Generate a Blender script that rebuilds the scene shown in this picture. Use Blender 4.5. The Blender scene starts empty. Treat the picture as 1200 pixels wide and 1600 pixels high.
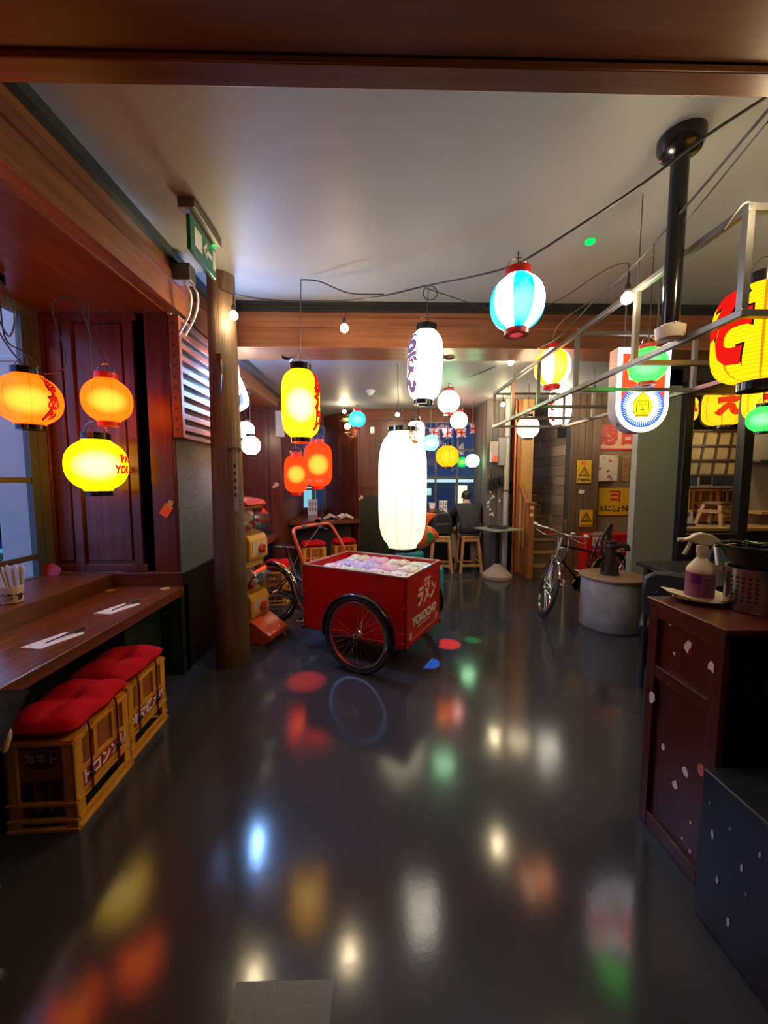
import bpy, bmesh, math, random
from mathutils import Vector, Matrix
R = math.radians
PI = math.pi
random.seed(7)
SC = bpy.context.scene
COL = SC.collection

# ------------------------------------------------------------------ camera, world, exposure
F = 601.0
PITCH, YAW, CAMZ = math.atan(50 / F), math.atan(12 / F), 1.6
cam_d = bpy.data.cameras.new('camera'); cam = bpy.data.objects.new('camera', cam_d); COL.objects.link(cam)
cam_d.sensor_width = 36; cam_d.sensor_fit = 'AUTO'; cam_d.lens = 36 * F / 1600; cam_d.clip_start = .02
cam.location = (0, 0, CAMZ); cam.rotation_euler = (PI / 2 - PITCH, 0, -YAW)
SC.camera = cam
wd = bpy.data.worlds.new('dusk'); SC.world = wd; wd.use_nodes = True
wd.node_tree.nodes['Background'].inputs[0].default_value = (.16, .27, .62, 1)
wd.node_tree.nodes['Background'].inputs[1].default_value = 1.3
SC.view_settings.view_transform = 'Standard'; SC.view_settings.look = 'None'
SC.view_settings.exposure = 1.15; SC.view_settings.gamma = 1; SC.view_settings.use_curve_mapping = False

cF = Vector((math.sin(YAW) * math.cos(PITCH), math.cos(YAW) * math.cos(PITCH), -math.sin(PITCH)))
cR = Vector((math.cos(YAW), -math.sin(YAW), 0)); cU = cR.cross(cF)
def W(px, py, Y):                       # the real place of something the photo shows at px,py and that stands Y metres away
    d = cF + cR * ((px - 600) / F) + cU * ((800 - py) / F)
    return Vector((0, 0, CAMZ)) + d * (Y / d.y)

# ------------------------------------------------------------------ node materials
MATS = {}
class NT:
    def __init__(s, name):
        s.m = bpy.data.materials.new(name); s.m.use_nodes = True; s.t = s.m.node_tree; s.t.nodes.clear()
        s.out = s.n('ShaderNodeOutputMaterial')
    def n(s, typ, **kw):
        nd = s.t.nodes.new(typ)
        for k, v in kw.items(): setattr(nd, k, v)
        return nd
    def set(s, sock, v):
        if isinstance(v, bpy.types.NodeSocket): s.t.links.new(v, sock)
        elif v is not None:
            if sock.type == 'RGBA' and len(v) == 3: v = (*v, 1)
            sock.default_value = v
    def math(s, op, a, b=None, c=None):
        nd = s.n('ShaderNodeMath', operation=op)
        for i, v in enumerate((a, b, c)):
            if v is not None: s.set(nd.inputs[i], v)
        return nd.outputs[0]
    def mix(s, f, a, b, bt='MIX'):
        nd = s.n('ShaderNodeMix', data_type='RGBA', blend_type=bt)
        s.set(nd.inputs[0], f); s.set(nd.inputs[6], a); s.set(nd.inputs[7], b)
        return nd.outputs[2]
    def coord(s, scale=(1, 1, 1), kind='Object'):
        c = s.n('ShaderNodeTexCoord').outputs[kind]
        mp = s.n('ShaderNodeMapping'); s.set(mp.inputs[0], c); mp.inputs[3].default_value = scale
        return mp.outputs[0]
    def noise(s, vec, scale=5, detail=3, rough=.5):
        nd = s.n('ShaderNodeTexNoise'); s.set(nd.inputs['Vector'], vec)
        nd.inputs['Scale'].default_value = scale; nd.inputs['Detail'].default_value = detail; nd.inputs['Roughness'].default_value = rough
        return nd.outputs[0]
    def ramp(s, f, stops):
        nd = s.n('ShaderNodeValToRGB'); s.set(nd.inputs[0], f); e = nd.color_ramp.elements
        while len(e) < len(stops): e.new(.5)
        for i, (p, c) in enumerate(stops): e[i].position = p; e[i].color = (*c, 1) if len(c) == 3 else c
        return nd.outputs[0]
    def bump(s, h, strength=.2, dist=.01):
        nd = s.n('ShaderNodeBump'); nd.inputs['Strength'].default_value = strength; nd.inputs['Distance'].default_value = dist
        s.set(nd.inputs['Height'], h); return nd.outputs[0]
    def bsdf(s, color, rough=.5, metal=0, normal=None, spec=.5, **kw):
        b = s.n('ShaderNodeBsdfPrincipled')
        s.set(b.inputs['Base Color'], color); s.set(b.inputs['Roughness'], rough); s.set(b.inputs['Metallic'], metal)
        s.set(b.inputs['Specular IOR Level'], spec)
        if normal is not None: s.set(b.inputs['Normal'], normal)
        for k, v in kw.items(): s.set(b.inputs[k.replace('_', ' ')], v)
        return b.outputs[0]
    def done(s, sh):
        s.t.links.new(sh, s.out.inputs[0]); MATS[s.m.name] = s.m; return s.m

def plain(name, c, rough=.5, metal=0, var=.12, scale=14, spec=.5, bump=.0):
    if name in MATS: return MATS[name]
    t = NT(name); f = t.noise(t.coord(), scale, 3)
    col = t.mix(f, tuple(x * (1 - var) for x in c), tuple(min(1, x * (1 + var)) for x in c))
    return t.done(t.bsdf(col, rough, metal, t.bump(f, bump) if bump else None, spec))
def wood(name, dark, light, axis=2, scale=26, rough=.35, spec=.5, bump=.08):
    if name in MATS: return MATS[name]
    t = NT(name); sc = [1.0, 1.0, 1.0]; sc[axis] = .045
    v = t.coord(tuple(sc)); f = t.noise(v, scale, 5, .6); g = t.noise(v, scale * 6, 2)
    f2 = t.math('ADD', t.math('MULTIPLY', f, .75), t.math('MULTIPLY', g, .25))
    big = t.noise(t.coord(), 1.7, 2)
    col = t.mix(t.math('MULTIPLY', big, .5), t.ramp(f2, [(.32, dark), (.68, light)]), dark)
    return t.done(t.bsdf(col, rough, 0, t.bump(f2, bump), spec))
def emit(name, c, s):
    if name in MATS: return MATS[name]
    t = NT(name); e = t.n('ShaderNodeEmission'); t.set(e.inputs[0], c); e.inputs[1].default_value = s
    return t.done(e.outputs[0])
def clear(name, tint=(1, 1, 1), gl=.12, rough=.03, k0=1.0):          # thin clear sheet: window glass, acrylic, plastic domes
    if name in MATS: return MATS[name]
    t = NT(name); a = t.n('ShaderNodeBsdfTransparent'); t.set(a.inputs[0], tint)
    g = t.n('ShaderNodeBsdfGlossy'); g.inputs['Roughness'].default_value = rough
    fr = t.n('ShaderNodeFresnel'); fr.inputs[0].default_value = 1.5
    k = t.math('MULTIPLY', t.math('MAXIMUM', t.math('MULTIPLY', fr.outputs[0], k0), gl * .25), t.math('SUBTRACT', 1, t.n('ShaderNodeNewGeometry').outputs['Backfacing']))
    mx = t.n('ShaderNodeMixShader'); t.set(mx.inputs[0], k); t.t.links.new(a.outputs[0], mx.inputs[1]); t.t.links.new(g.outputs[0], mx.inputs[2])
    return t.done(mx.outputs[0])
def paper(name, c1, c2=None, n=8, em=.7, tr=.8, tc=None, seams=8, see=.08, seamk=.35, ribs=110, phase=0.0):   # lit lantern paper
    if name in MATS: return MATS[name]
    t = NT(name); c = t.n('ShaderNodeTexCoord').outputs['Object']; sp = t.n('ShaderNodeSeparateXYZ'); t.set(sp.inputs[0], c)
    ang = t.math('ADD', t.math('DIVIDE', t.math('ARCTAN2', sp.outputs[1], sp.outputs[0]), 2 * PI), 1 + phase)
    col = c1
    if c2 is not None:
        k = t.math('GREATER_THAN', t.math('FRACT', t.math('MULTIPLY', ang, n / 2)), .5); col = t.mix(k, c1, c2)
    if seams:
        fr = t.math('ABSOLUTE', t.math('SUBTRACT', t.math('FRACT', t.math('MULTIPLY', ang, seams)), .5))
        col = t.mix(t.math('GREATER_THAN', fr, .465), col, t.mix(.5, (0, 0, 0), col) if seamk == .5 else t.mix(1 - seamk, col, (.12, .03, .0)))
    rb = t.math('MULTIPLY_ADD', t.math('SINE', t.math('MULTIPLY', sp.outputs[2], 2 * PI * ribs)), .13, .87)
    e = t.n('ShaderNodeEmission'); t.set(e.inputs[0], col); t.set(e.inputs[1], t.math('MULTIPLY', rb, em))
    tl = t.n('ShaderNodeBsdfTranslucent'); t.set(tl.inputs[0], t.mix(1, col, (tr, tr, tr), 'MULTIPLY') if tc is None else tc)
    ad = t.n('ShaderNodeAddShader'); t.t.links.new(e.outputs[0], ad.inputs[0]); t.t.links.new(tl.outputs[0], ad.inputs[1])
    tp = t.n('ShaderNodeBsdfTransparent'); mx = t.n('ShaderNodeMixShader'); mx.inputs[0].default_value = see
    t.t.links.new(ad.outputs[0], mx.inputs[1]); t.t.links.new(tp.outputs[0], mx.inputs[2])
    return t.done(mx.outputs[0])
def glow_ball(name, c, s):                                     # glow ball, its rim fade paints the lantern's bright core
    if name in MATS: return MATS[name]
    t = NT(name); lw = t.n('ShaderNodeLayerWeight'); lw.inputs[0].default_value = .5
    k = t.math('POWER', t.math('SUBTRACT', 1, lw.outputs['Facing']), 3.0)
    e = t.n('ShaderNodeEmission'); t.set(e.inputs[0], c); e.inputs[1].default_value = s
    tp = t.n('ShaderNodeBsdfTransparent'); mx = t.n('ShaderNodeMixShader'); t.set(mx.inputs[0], k)
    t.t.links.new(tp.outputs[0], mx.inputs[1]); t.t.links.new(e.outputs[0], mx.inputs[2])
    return t.done(mx.outputs[0])

def floor_mat():
    t = NT('epoxy_floor'); v = t.coord(); a = t.noise(v, 1.3, 4, .6); b = t.noise(v, 38, 3, .6); c = t.noise(v, 170, 2)
    col = t.mix(a, (.024, .026, .033), (.048, .050, .060)); col = t.mix(t.math('MULTIPLY', b, .35), col, (.055, .052, .05))
    vo = t.n('ShaderNodeTexVoronoi'); t.set(vo.inputs['Vector'], v); vo.inputs['Scale'].default_value = 60
    chip = t.math('MULTIPLY', t.math('LESS_THAN', vo.outputs['Distance'], .09), t.math('GREATER_THAN', t.noise(v, 4, 3, .6), .52)); col = t.mix(t.math('MULTIPLY', chip, .5), col, (.012, .01, .01))
    rg = t.math('ADD', t.math('MULTIPLY', a, .07), t.math('MULTIPLY_ADD', b, .04, .075))
    h = t.math('SUBTRACT', t.math('ADD', t.math('MULTIPLY', b, .6), t.math('MULTIPLY', c, .15)), t.math('MULTIPLY', chip, 1.6)); rg = t.math('ADD', rg, t.math('MULTIPLY', chip, .35))
    return t.done(t.bsdf(col, rg, 0, t.bump(h, .03, .008), .55))
def ceil_mat():
    t = NT('ceiling_paint'); v = t.coord(); a = t.noise(v, .8, 4, .6); b = t.noise(v, 60, 2)
    return t.done(t.bsdf(t.mix(a, (.20, .20, .207), (.27, .27, .272)), t.math('MULTIPLY_ADD', a, .2, .45), 0, t.bump(b, .04, .004), .35))
def cloth_wall():
    t = NT('grasscloth'); f = t.noise(t.coord((1, 1, 16)), 16, 4, .7)
    return t.done(t.bsdf(t.ramp(f, [(.3, (.10, .095, .08)), (.7, (.30, .28, .24))]), .8, 0, t.bump(f, .3)))
def bark():
    t = NT('old_timber'); f = t.noise(t.coord((1, 1, .06)), 22, 6, .7); g = t.noise(t.coord(), 4, 3)
    col = t.mix(g, t.ramp(f, [(.3, (.03, .017, .01)), (.62, (.22, .125, .06)), (.8, (.32, .2, .1))]), (.07, .04, .024))
    return t.done(t.bsdf(col, .55, 0, t.bump(f, .6, .02)))
M_floor = floor_mat(); M_ceil = ceil_mat(); M_cloth = cloth_wall(); M_bark = bark()
M_pan = wood('mahogany_panel', (.055, .012, .006), (.20, .05, .022), 2, 24, .3)
M_panx = wood('mahogany_rail', (.06, .014, .006), (.21, .055, .024), 0, 24, .3)
M_pany = wood('mahogany_long', (.07, .018, .008), (.24, .075, .032), 1, 24, .3)
M_beam = wood('beam_wood', (.13, .04, .016), (.33, .125, .055), 0, 18, .28)
M_beamy = wood('beam_wood_long', (.11, .032, .013), (.30, .11, .045), 1, 18, .3)
M_front = wood('dark_beam', (.075, .020, .010), (.18, .055, .026), 0, 18, .36)
M_count = wood('counter_wood', (.09, .02, .009), (.26, .075, .03), 1, 18, .2)
M_black = plain('black_paint', (.012, .012, .013), .4)
M_blkgl = plain('black_gloss', (.008, .008, .009), .15)
M_green = plain('dark_green_paint', (.02, .03, .022), .38)
M_steel = plain('frame_steel', (.20, .19, .18), .36, .8)
M_chrome = plain('chrome', (.75, .73, .70), .12, 1)
M_redp = plain('cart_red', (.60, .006, .006), .28, spec=.45)
M_orange = plain('orange_tube', (.62, .07, .02), .3)
M_yel = plain('crate_yellow', (.72, .30, .02), .38)
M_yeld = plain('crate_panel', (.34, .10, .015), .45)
M_cush = plain('red_cloth', (.50, .004, .012), .8, bump=.1, scale=120, spec=.12)
M_white = plain('white_print', (.78, .76, .72), .6)
M_cream = plain('cream_plastic', (.62, .52, .42), .4)
M_redl = plain('label_red', (.45, .01, .01), .4)
M_rubber = plain('tyre_rubber', (.018, .018, .018), .6)
M_dgrey = plain('dark_grey', (.05, .05, .052), .45)
M_tan = wood('pine', (.42, .20, .06), (.68, .38, .14), 2, 20, .45)
M_brass = plain('brass', (.45, .30, .12), .3, .9)

# ------------------------------------------------------------------ mesh builder
class MB:
    def __init__(s): s.v = []; s.f = []; s.mi = []; s.k = 0
    def mat(s, k): s.k = k; return s
    def add(s, vs, fs, M=None):
        o = len(s.v)
        for p in vs:
            p = Vector(p); s.v.append(M @ p if M is not None else p)
        for f in fs: s.f.append([o + i for i in f]); s.mi.append(s.k)
        return s
    def box(s, x0, x1, y0, y1, z0, z1, M=None):
        vs = [(x, y, z) for z in (z0, z1) for y in (y0, y1) for x in (x0, x1)]
        return s.add(vs, [(0, 2, 3, 1), (4, 5, 7, 6), (0, 1, 5, 4), (2, 6, 7, 3), (0, 4, 6, 2), (1, 3, 7, 5)], M)
    def prism(s, poly, z0, z1, M=None):            # polygon in x,y raised from z0 to z1
        n = len(poly); vs = [(x, y, z0) for x, y in poly] + [(x, y, z1) for x, y in poly]
        fs = [tuple(range(n - 1, -1, -1)), tuple(range(n, 2 * n))] + [(i, (i + 1) % n, n + (i + 1) % n, n + i) for i in range(n)]
        return s.add(vs, fs, M)
    def lathe(s, prof, seg=24, M=None, cap=True, a0=0, a1=2 * PI):
        full = abs(a1 - a0 - 2 * PI) < 1e-6; na = seg if full else seg + 1
        vs = [(r * math.cos(a0 + (a1 - a0) * j / seg), r * math.sin(a0 + (a1 - a0) * j / seg), z) for r, z in prof for j in range(na)]
        fs = []
        for i in range(len(prof) - 1):
            for j in range(seg):
                k = (j + 1) % na; fs.append((i * na + j, i * na + k, (i + 1) * na + k, (i + 1) * na + j))
        if cap and full:
            fs.append(tuple(range(na - 1, -1, -1))); fs.append(tuple((len(prof) - 1) * na + j for j in range(na)))
        return s.add(vs, fs, M)
    def tube(s, pts, r, seg=8, M=None, closed=False, cap=True, flat=1.0):
        pts = [Vector(p) for p in pts]; n = len(pts); vs = []; prev = None
        for i, p in enumerate(pts):
            if closed: d = pts[(i + 1) % n] - pts[i - 1]
            else: d = pts[min(i + 1, n - 1)] - pts[max(i - 1, 0)]
            d.normalize()
            if prev is None:
                u = d.cross(Vector((0, 0, 1)))
                if u.length < 1e-3: u = d.cross(Vector((0, 1, 0)))
            else: u = prev - d * prev.dot(d)
            u.normalize(); prev = u; w = d.cross(u); rr = r[i] if isinstance(r, (list, tuple)) else r
            vs += [p + (u * math.cos(2 * PI * j / seg) + w * math.sin(2 * PI * j / seg) * flat) * rr for j in range(seg)]
        fs = []
        for i in range(n if closed else n - 1):
            a, b = i * seg, ((i + 1) % n) * seg
            for j in range(seg):
                k = (j + 1) % seg; fs.append((a + j, a + k, b + k, b + j))
        if cap and not closed: fs += [tuple(range(seg - 1, -1, -1)), tuple((n - 1) * seg + j for j in range(seg))]
        return s.add(vs, fs, M)
    def ball(s, c, r, seg=16, rows=10, sc=(1, 1, 1), M=None):
        prof = [(max(1e-4, math.sin(PI * i / rows)) * r, -math.cos(PI * i / rows) * r) for i in range(rows + 1)]
        T = Matrix.Translation(c) @ Matrix.Diagonal((*sc, 1))
        return s.lathe(prof, seg, (M @ T) if M is not None else T, cap=False)
    def disc(s, r, z=0, seg=24, M=None, sx=1, sy=1):
        return s.add([(r * sx * math.cos(2 * PI * j / seg), r * sy * math.sin(2 * PI * j / seg), z) for j in range(seg)], [tuple(range(seg))], M)
    def mesh(s, name, mats, smooth=True, ang=38):
        me = bpy.data.meshes.new(name); me.from_pydata([tuple(p) for p in s.v], [], s.f)
        for m in (mats if isinstance(mats, (list, tuple)) else [mats]): me.materials.append(m)
        for p, k in zip(me.polygons, s.mi): p.material_index = k
        bm = bmesh.new(); bm.from_mesh(me); bmesh.ops.recalc_face_normals(bm, faces=bm.faces); bm.to_mesh(me); bm.free()
        if smooth: me.shade_smooth(); me.set_sharp_from_angle(angle=R(ang))
        return me
    def build(s, name, mats, parent=None, smooth=True, bevel=0, loc=None, rz=0, ang=38):
        o = bpy.data.objects.new(name, s.mesh(name, mats, smooth, ang)); COL.objects.link(o); o.parent = parent
        if loc is not None: o.location = loc
        if rz: o.rotation_euler[2] = rz
        if bevel:
            b = o.modifiers.new('bevel', 'BEVEL'); b.width = bevel; b.segments = 2; b.limit_method = 'ANGLE'; b.angle_limit = R(50)
        return o
def tag(o, label=None, cat=None, group=None, kind=None):
    if label: o['label'] = label
    if cat: o['category'] = cat
    if group: o['group'] = group
    if kind: o['kind'] = kind
    return o
def thing(name, label, cat, loc=(0, 0, 0), rz=0, group=None):
    o = bpy.data.objects.new(name, None); COL.objects.link(o); o.location = loc; o.rotation_euler[2] = rz; o.empty_display_size = .1
    return tag(o, label, cat, group)
def copy_tree(o, parent=None):
    c = o.copy(); COL.objects.link(c); c.parent = parent
    for ch in [x for x in COL.objects if x.parent == o]: copy_tree(ch, c)
    return c
def struct(mb, name, m, parent=None, **kw):
    o = mb.build(name, m, parent, **kw)
    if parent is None: o['kind'] = 'structure'
    return o
def rotx(a): return Matrix.Rotation(a, 4, 'X')
def roty(a): return Matrix.Rotation(a, 4, 'Y')
def rotz(a): return Matrix.Rotation(a, 4, 'Z')
def T(x, y, z): return Matrix.Translation((x, y, z))
STAND = rotx(PI / 2)                       # x,y of the page -> x,z of the room, facing -Y
def facing(ang): return rotz(ang) @ STAND  # the same, turned about Z

def text(s, size=1, bold=0.0, extrude=.001, M=None, align='CENTER', sub=0, wrap=None, shear=0, sx=1):
    cu = bpy.data.curves.new('txt', 'FONT'); cu.body = s; cu.size = size; cu.align_x = align; cu.align_y = 'CENTER'
    cu.offset = bold; cu.extrude = extrude; cu.resolution_u = 3; cu.shear = shear
    ob = bpy.data.objects.new('txt', cu); COL.objects.link(ob)
    dg = bpy.context.evaluated_depsgraph_get(); dg.update()
    me = bpy.data.meshes.new_from_object(ob.evaluated_get(dg)); bpy.data.objects.remove(ob); bpy.data.curves.remove(cu)
    if sub:
        bm = bmesh.new(); bm.from_mesh(me); bmesh.ops.triangulate(bm, faces=bm.faces)
        for _ in range(3):
            es = [e for e in bm.edges if e.calc_length() > sub]
            if es: bmesh.ops.subdivide_edges(bm, edges=es, cuts=1); bmesh.ops.triangulate(bm, faces=bm.faces)
        bm.to_mesh(me); bm.free()
    mb = MB(); vs = [Vector((v.co.x * sx, v.co.y, v.co.z)) for v in me.vertices]
    if wrap: vs = [wrap(p) for p in vs]
    mb.add(vs, [tuple(p.vertices) for p in me.polygons], M); bpy.data.meshes.remove(me)
    return mb
def smooth_path(pts, n=6):                  # Catmull-Rom
    P = [Vector(p) for p in pts]; out = []
    for i in range(len(P) - 1):
        a, b, c, d = P[max(i - 1, 0)], P[i], P[i + 1], P[min(i + 2, len(P) - 1)]
        for k in range(n):
            t = k / n
            out.append(.5 * ((2 * b) + (c - a) * t + (2 * a - 5 * b + 4 * c - d) * t * t + (3 * b - a - 3 * c + d) * t ** 3))
    return out + [P[-1]]

# ------------------------------------------------------------------ room shell
CZ, SOF, BX = 3.25, 2.88, -1.5               # main ceiling, beam underside, long beam face
struct(MB().box(-4.2, 7, -2.6, 9.2, -.12, 0), 'floor', M_floor)
struct(MB().box(-1.6, 7, 1.05, 3.8, CZ, CZ + .1), 'ceiling', M_ceil)
struct(MB().box(-1.6, 7, -2.6, .1, CZ, CZ + .1), 'ceiling_rear', M_ceil)
struct(MB().box(-2.0, 7, 4.05, 9.0, 2.95, 3.05), 'ceiling_far', M_ceil)
# the near beam overhead: wide soffit, groove, lip
o = struct(MB().box(-1.9, 7, -.6, 1.236, 2.845, 3.3), 'beam_near', M_front)
struct(MB().box(-1.9, 7, 1.25, 1.325, 2.83, 3.3), 'beam_near_lip', M_front, bevel=.004)
struct(MB().box(-1.9, 7, 1.23, 1.255, 2.90, 3.3), 'beam_near_groove', M_black)
# the cross beam behind the column
o = struct(MB().box(-2.0, 7, 3.77, 4.15, 2.85, 3.4), 'beam_cross', M_beam)
struct(MB().box(-2.0, 7, 3.755, 3.78, 3.03, 3.12), 'face_board', M_beam, o, bevel=.004)
struct(MB().box(-2.0, 7, 3.75, 3.78, 2.845, 2.865), 'bead_moulding', M_beam, o)
mb = MB()
for k, (d, z0, z1) in enumerate([(.05, 3.215, 3.25), (.035, 3.19, 3.215), (.022, 3.17, 3.19)]): mb.box(-2.0, 7, 3.77 - d, 3.78, z0, z1)
struct(mb, 'cornice', M_black, o)
# long beam over the counter, with moulding and bay soffit
o = struct(MB().box(-1.72, BX, -2.6, 3.77, SOF, 3.4), 'beam_left', M_beamy)
struct(MB().box(BX - .01, BX + .02, -2.6, 3.77, 3.05, 3.12), 'moulding', M_pany, o)
struct(MB().box(BX - .01, BX + .05, -2.6, 3.77, 3.19, 3.25), 'cornice', M_green, o)
o = struct(MB().box(-1.72, BX - .02, 4.15, 8.4, 2.72, 3.05), 'beam_left_far', M_beamy)
struct(MB().box(BX - .03, BX + .06, 4.15, 8.4, 2.87, 2.95), 'cornice', M_dgrey, o)
struct(MB().box(-2.75, -1.6, -2.6, 3.1, SOF - .01, SOF + .1), 'soffit_bay', M_pany)
struct(MB().box(-2.75, -1.6, 4.2, 8.6, 2.7, 2.8), 'soffit_bay_far', M_pany)
struct(MB().box(-4.2, 7, -2.7, -2.6, 0, 3.3), 'wall_rear', M_black)
struct(MB().box(6.9, 7, -2.6, 9.0, 0, 3.3), 'wall_right', plain('tan_wall', (.20, .13, .07), .7))
# bay window (left): wall below the sill, window with frame, mullions and panes
struct(MB().box(-2.75, -2.6, -2.6, 3.1, 0, .8), 'wall_left', M_green)
struct(MB().box(-2.75, -2.6, -2.6, 1.2, .8, SOF), 'wall_left_blank', M_pan)
M_wframe = plain('window_frame', (.10, .085, .075), .4)
w = struct(MB().box(-2.62, -2.56, 3.0, 3.08, .8, SOF).box(-2.62, -2.56, 1.2, 1.3, .8, SOF).box(-2.62, -2.56, 1.3, 3.0, 2.8, SOF).box(-2.62, -2.56, 1.3, 3.0, .8, .87), 'window_1', M_wframe)
struct(MB().box(-2.61, -2.565, 2.93, 3.0, .87, 2.8), 'casing', plain('blue_grey', (.07, .085, .10), .4), w)
for z in (1.6, 1.02): struct(MB().box(-2.60, -2.57, 1.3, 2.93, z - .02, z + .02), 'mullion', M_wframe, w, bevel=.004)
for y in (2.1,): struct(MB().box(-2.60, -2.57, y - .02, y + .02, .87, 2.8), 'mullion', M_wframe, w)
M_glass = clear('window_glass', (.93, .96, .97), .1)
for y0, y1 in ((1.3, 2.08), (2.12, 2.93)):
    for z0, z1 in ((.87, 1.0), (1.04, 1.58), (1.62, 2.8)): struct(MB().box(-2.587, -2.583, y0, y1, z0, z1), 'pane', M_glass, w)
struct(MB().box(-2.6, -2.07, -2.6, 3.07, .72, .865), 'sill_bay', M_pany, bevel=.006)
# panelled end of the bay, facing the room
def panel_wall(x0, x1, y, z0, z1, name, cols, m=M_pan, th=.06, rail=.09):
    w = struct(MB().box(x0, x1, y + .02, y + th, z0, z1), name, m)
    n = len(cols) - 1
    for i in range(n):
        a, b = cols[i], cols[i + 1]
        struct(MB().box(a + .055, b - .055, y + .006, y + .03, z0 + rail, z1 - rail), 'panel', m, w, bevel=.006)
    for c in cols: struct(MB().box(c - .035, c + .035, y - .004, y + .03, z0, z1), 'stile', m, w, bevel=.004)
    for z in (z0 + .03, z1 - .03): struct(MB().box(x0, x1, y - .002, y + .03, z - .03, z + .03), 'rail', M_panx, w, bevel=.004)
    return w
panel_wall(-2.62, -1.84, 3.08, .865, SOF, 'wall_bay_end', [-2.58, -2.36, -1.90])
struct(MB().box(-1.85, -1.77, 3.10, 3.2, .865, SOF), 'wall_bay_gap', M_blkgl)
struct(MB().box(-1.77, -1.585, 3.07, 3.14, .76, SOF), 'jamb_bay', M_pan, bevel=.006)
struct(MB().box(-2.1, -1.56, 3.03, 3.075, .75, .865), 'trim_bay', M_panx, bevel=.004)
struct(MB().box(-2.62, -1.585, 3.08, 3.2, 0, .76), 'wall_bay_end_lower', M_green)
# return wall behind the timber post: dado below, grass cloth above
w = struct(MB().box(-1.9, -1.585, 3.14, 4.25, 0, .84), 'wall_return', M_black)
struct(MB().box(-1.9, -1.58, 3.1, 4.25, .84, 3.0), 'cloth_covering', M_cloth, w)
struct(MB().box(-1.6, -1.565, 3.09, 4.25, .74, .85), 'dado_rail', M_black, w, bevel=.006)
struct(MB().box(-1.9, -1.57, 4.2, 4.27, 0, 3.0), 'edge_post', M_pan, w)
# second bay
struct(MB().box(-2.75, -2.6, 4.2, 6.2, 0, 2.9), 'wall_left_far', M_pan)
panel_wall(-2.62, -1.66, 6.1, .80, 2.75, 'wall_bay_far', [-2.58, -2.15, -1.72])
struct(MB().box(-1.66, -1.48, 6.08, 6.2, 0, 2.8), 'jamb_bay_far', M_pan, bevel=.006)
struct(MB().box(-2.62, -1.6, 6.12, 6.2, 0, .8), 'wall_bay_far_lower', M_green)
# third bay at the back left: left wall, small window, angled panelled wall
struct(MB().box(-1.75, -1.6, 6.2, 8.5, 0, 3.0), 'wall_corner_left', M_pan)
struct(MB().box(-1.7, -1.1, 8.4, 8.5, 0, .95).box(-1.7, -1.1, 8.4, 8.5, 2.75, 3.0), 'wall_corner_back', M_pan)
w = struct(MB().box(-1.66, -1.58, 8.37, 8.42, .95, 2.75).box(-1.14, -1.08, 8.37, 8.42, .95, 2.75).box(-1.58, -1.14, 8.37, 8.42, .95, 1.0).box(-1.58, -1.14, 8.37, 8.42, 2.7, 2.75), 'window_2', M_wframe)
struct(MB().box(-1.40, -1.33, 8.375, 8.415, 1.0, 2.7), 'mullion', M_wframe, w)
struct(MB().box(-1.58, -1.14, 8.38, 8.41, 1.38, 1.42), 'mullion', M_wframe, w)
for a, b in ((-1.58, -1.40), (-1.33, -1.14)):
    for z0, z1 in ((1.0, 1.38), (1.42, 2.7)): struct(MB().box(a, b, 8.394, 8.397, z0, z1), 'pane', M_glass, w)
def wall_between(p, q, z0, z1, name, npan, lower=None, dado=0):
    p, q = Vector((*p, 0)), Vector((*q, 0)); L = (q - p).length; a = math.atan2(q.y - p.y, q.x - p.x)
    w = struct(MB().box(0, L, 0, .1, z0, z1), name, M_pan, loc=(p.x, p.y, 0), rz=a)
    for i in range(npan):
        a0, a1 = L * i / npan, L * (i + 1) / npan
        struct(MB().box(a0 + .05, a1 - .05, -.012, .0, max(z0, dado) + .14, z1 - .28), 'panel', M_pan, w, bevel=.006)
        struct(MB().box(a0 + .0, a0 + .03, -.02, .0, z0, z1 - .2), 'stile', M_pan, w)
    struct(MB().box(0, L, -.025, .0, z1 - .22, z1), 'frieze', M_panx, w, bevel=.01)
    if lower: struct(MB().box(0, L, -.016, -.004, 0, dado), 'dado', lower, w)
    return w
wall_between((-1.1, 8.4), (-.36, 7.5), 0, 2.95, 'wall_angled', 2)
wall_between((-.36, 7.5), (.86, 7.5), 0, 2.95, 'wall_back', 3, M_green, 1.3)
# back window
struct(MB().box(.86, 2.3, 7.46, 7.56, 0, .98).box(.86, 2.3, 7.46, 7.56, 2.72, 2.95).box(.86, .9, 7.46, 7.56, .98, 2.72).box(2.04, 2.3, 7.46, 7.56, .98, 2.72), 'wall_window', M_pan)
struct(MB().box(.8, 2.2, 7.42, 7.5, 2.72, 2.95), 'trim_window', M_panx, bevel=.01)
w = struct(MB().box(.90, .95, 7.44, 7.5, .98, 2.72).box(1.99, 2.04, 7.44, 7.5, .98, 2.72).box(.95, 1.99, 7.44, 7.5, .98, 1.02).box(.95, 1.99, 7.44, 7.5, 2.68, 2.72), 'window_3', M_wframe)
vx = [.95, 1.15, 1.57, 1.99]; hz = [1.02, 1.64, 2.18, 2.68]
for x in vx[1:3]: struct(MB().box(x - .017, x + .017, 7.45, 7.49, 1.02, 2.68), 'mullion', M_wframe, w)
for z in hz[1:3]: struct(MB().box(.95, 1.99, 7.452, 7.488, z - .022, z + .022), 'mullion', M_wframe, w)
for i in range(3):
    for j in range(3): struct(MB().box(vx[i], vx[i + 1], 7.468, 7.471, hz[j], hz[j + 1]), 'pane', M_glass, w)

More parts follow.
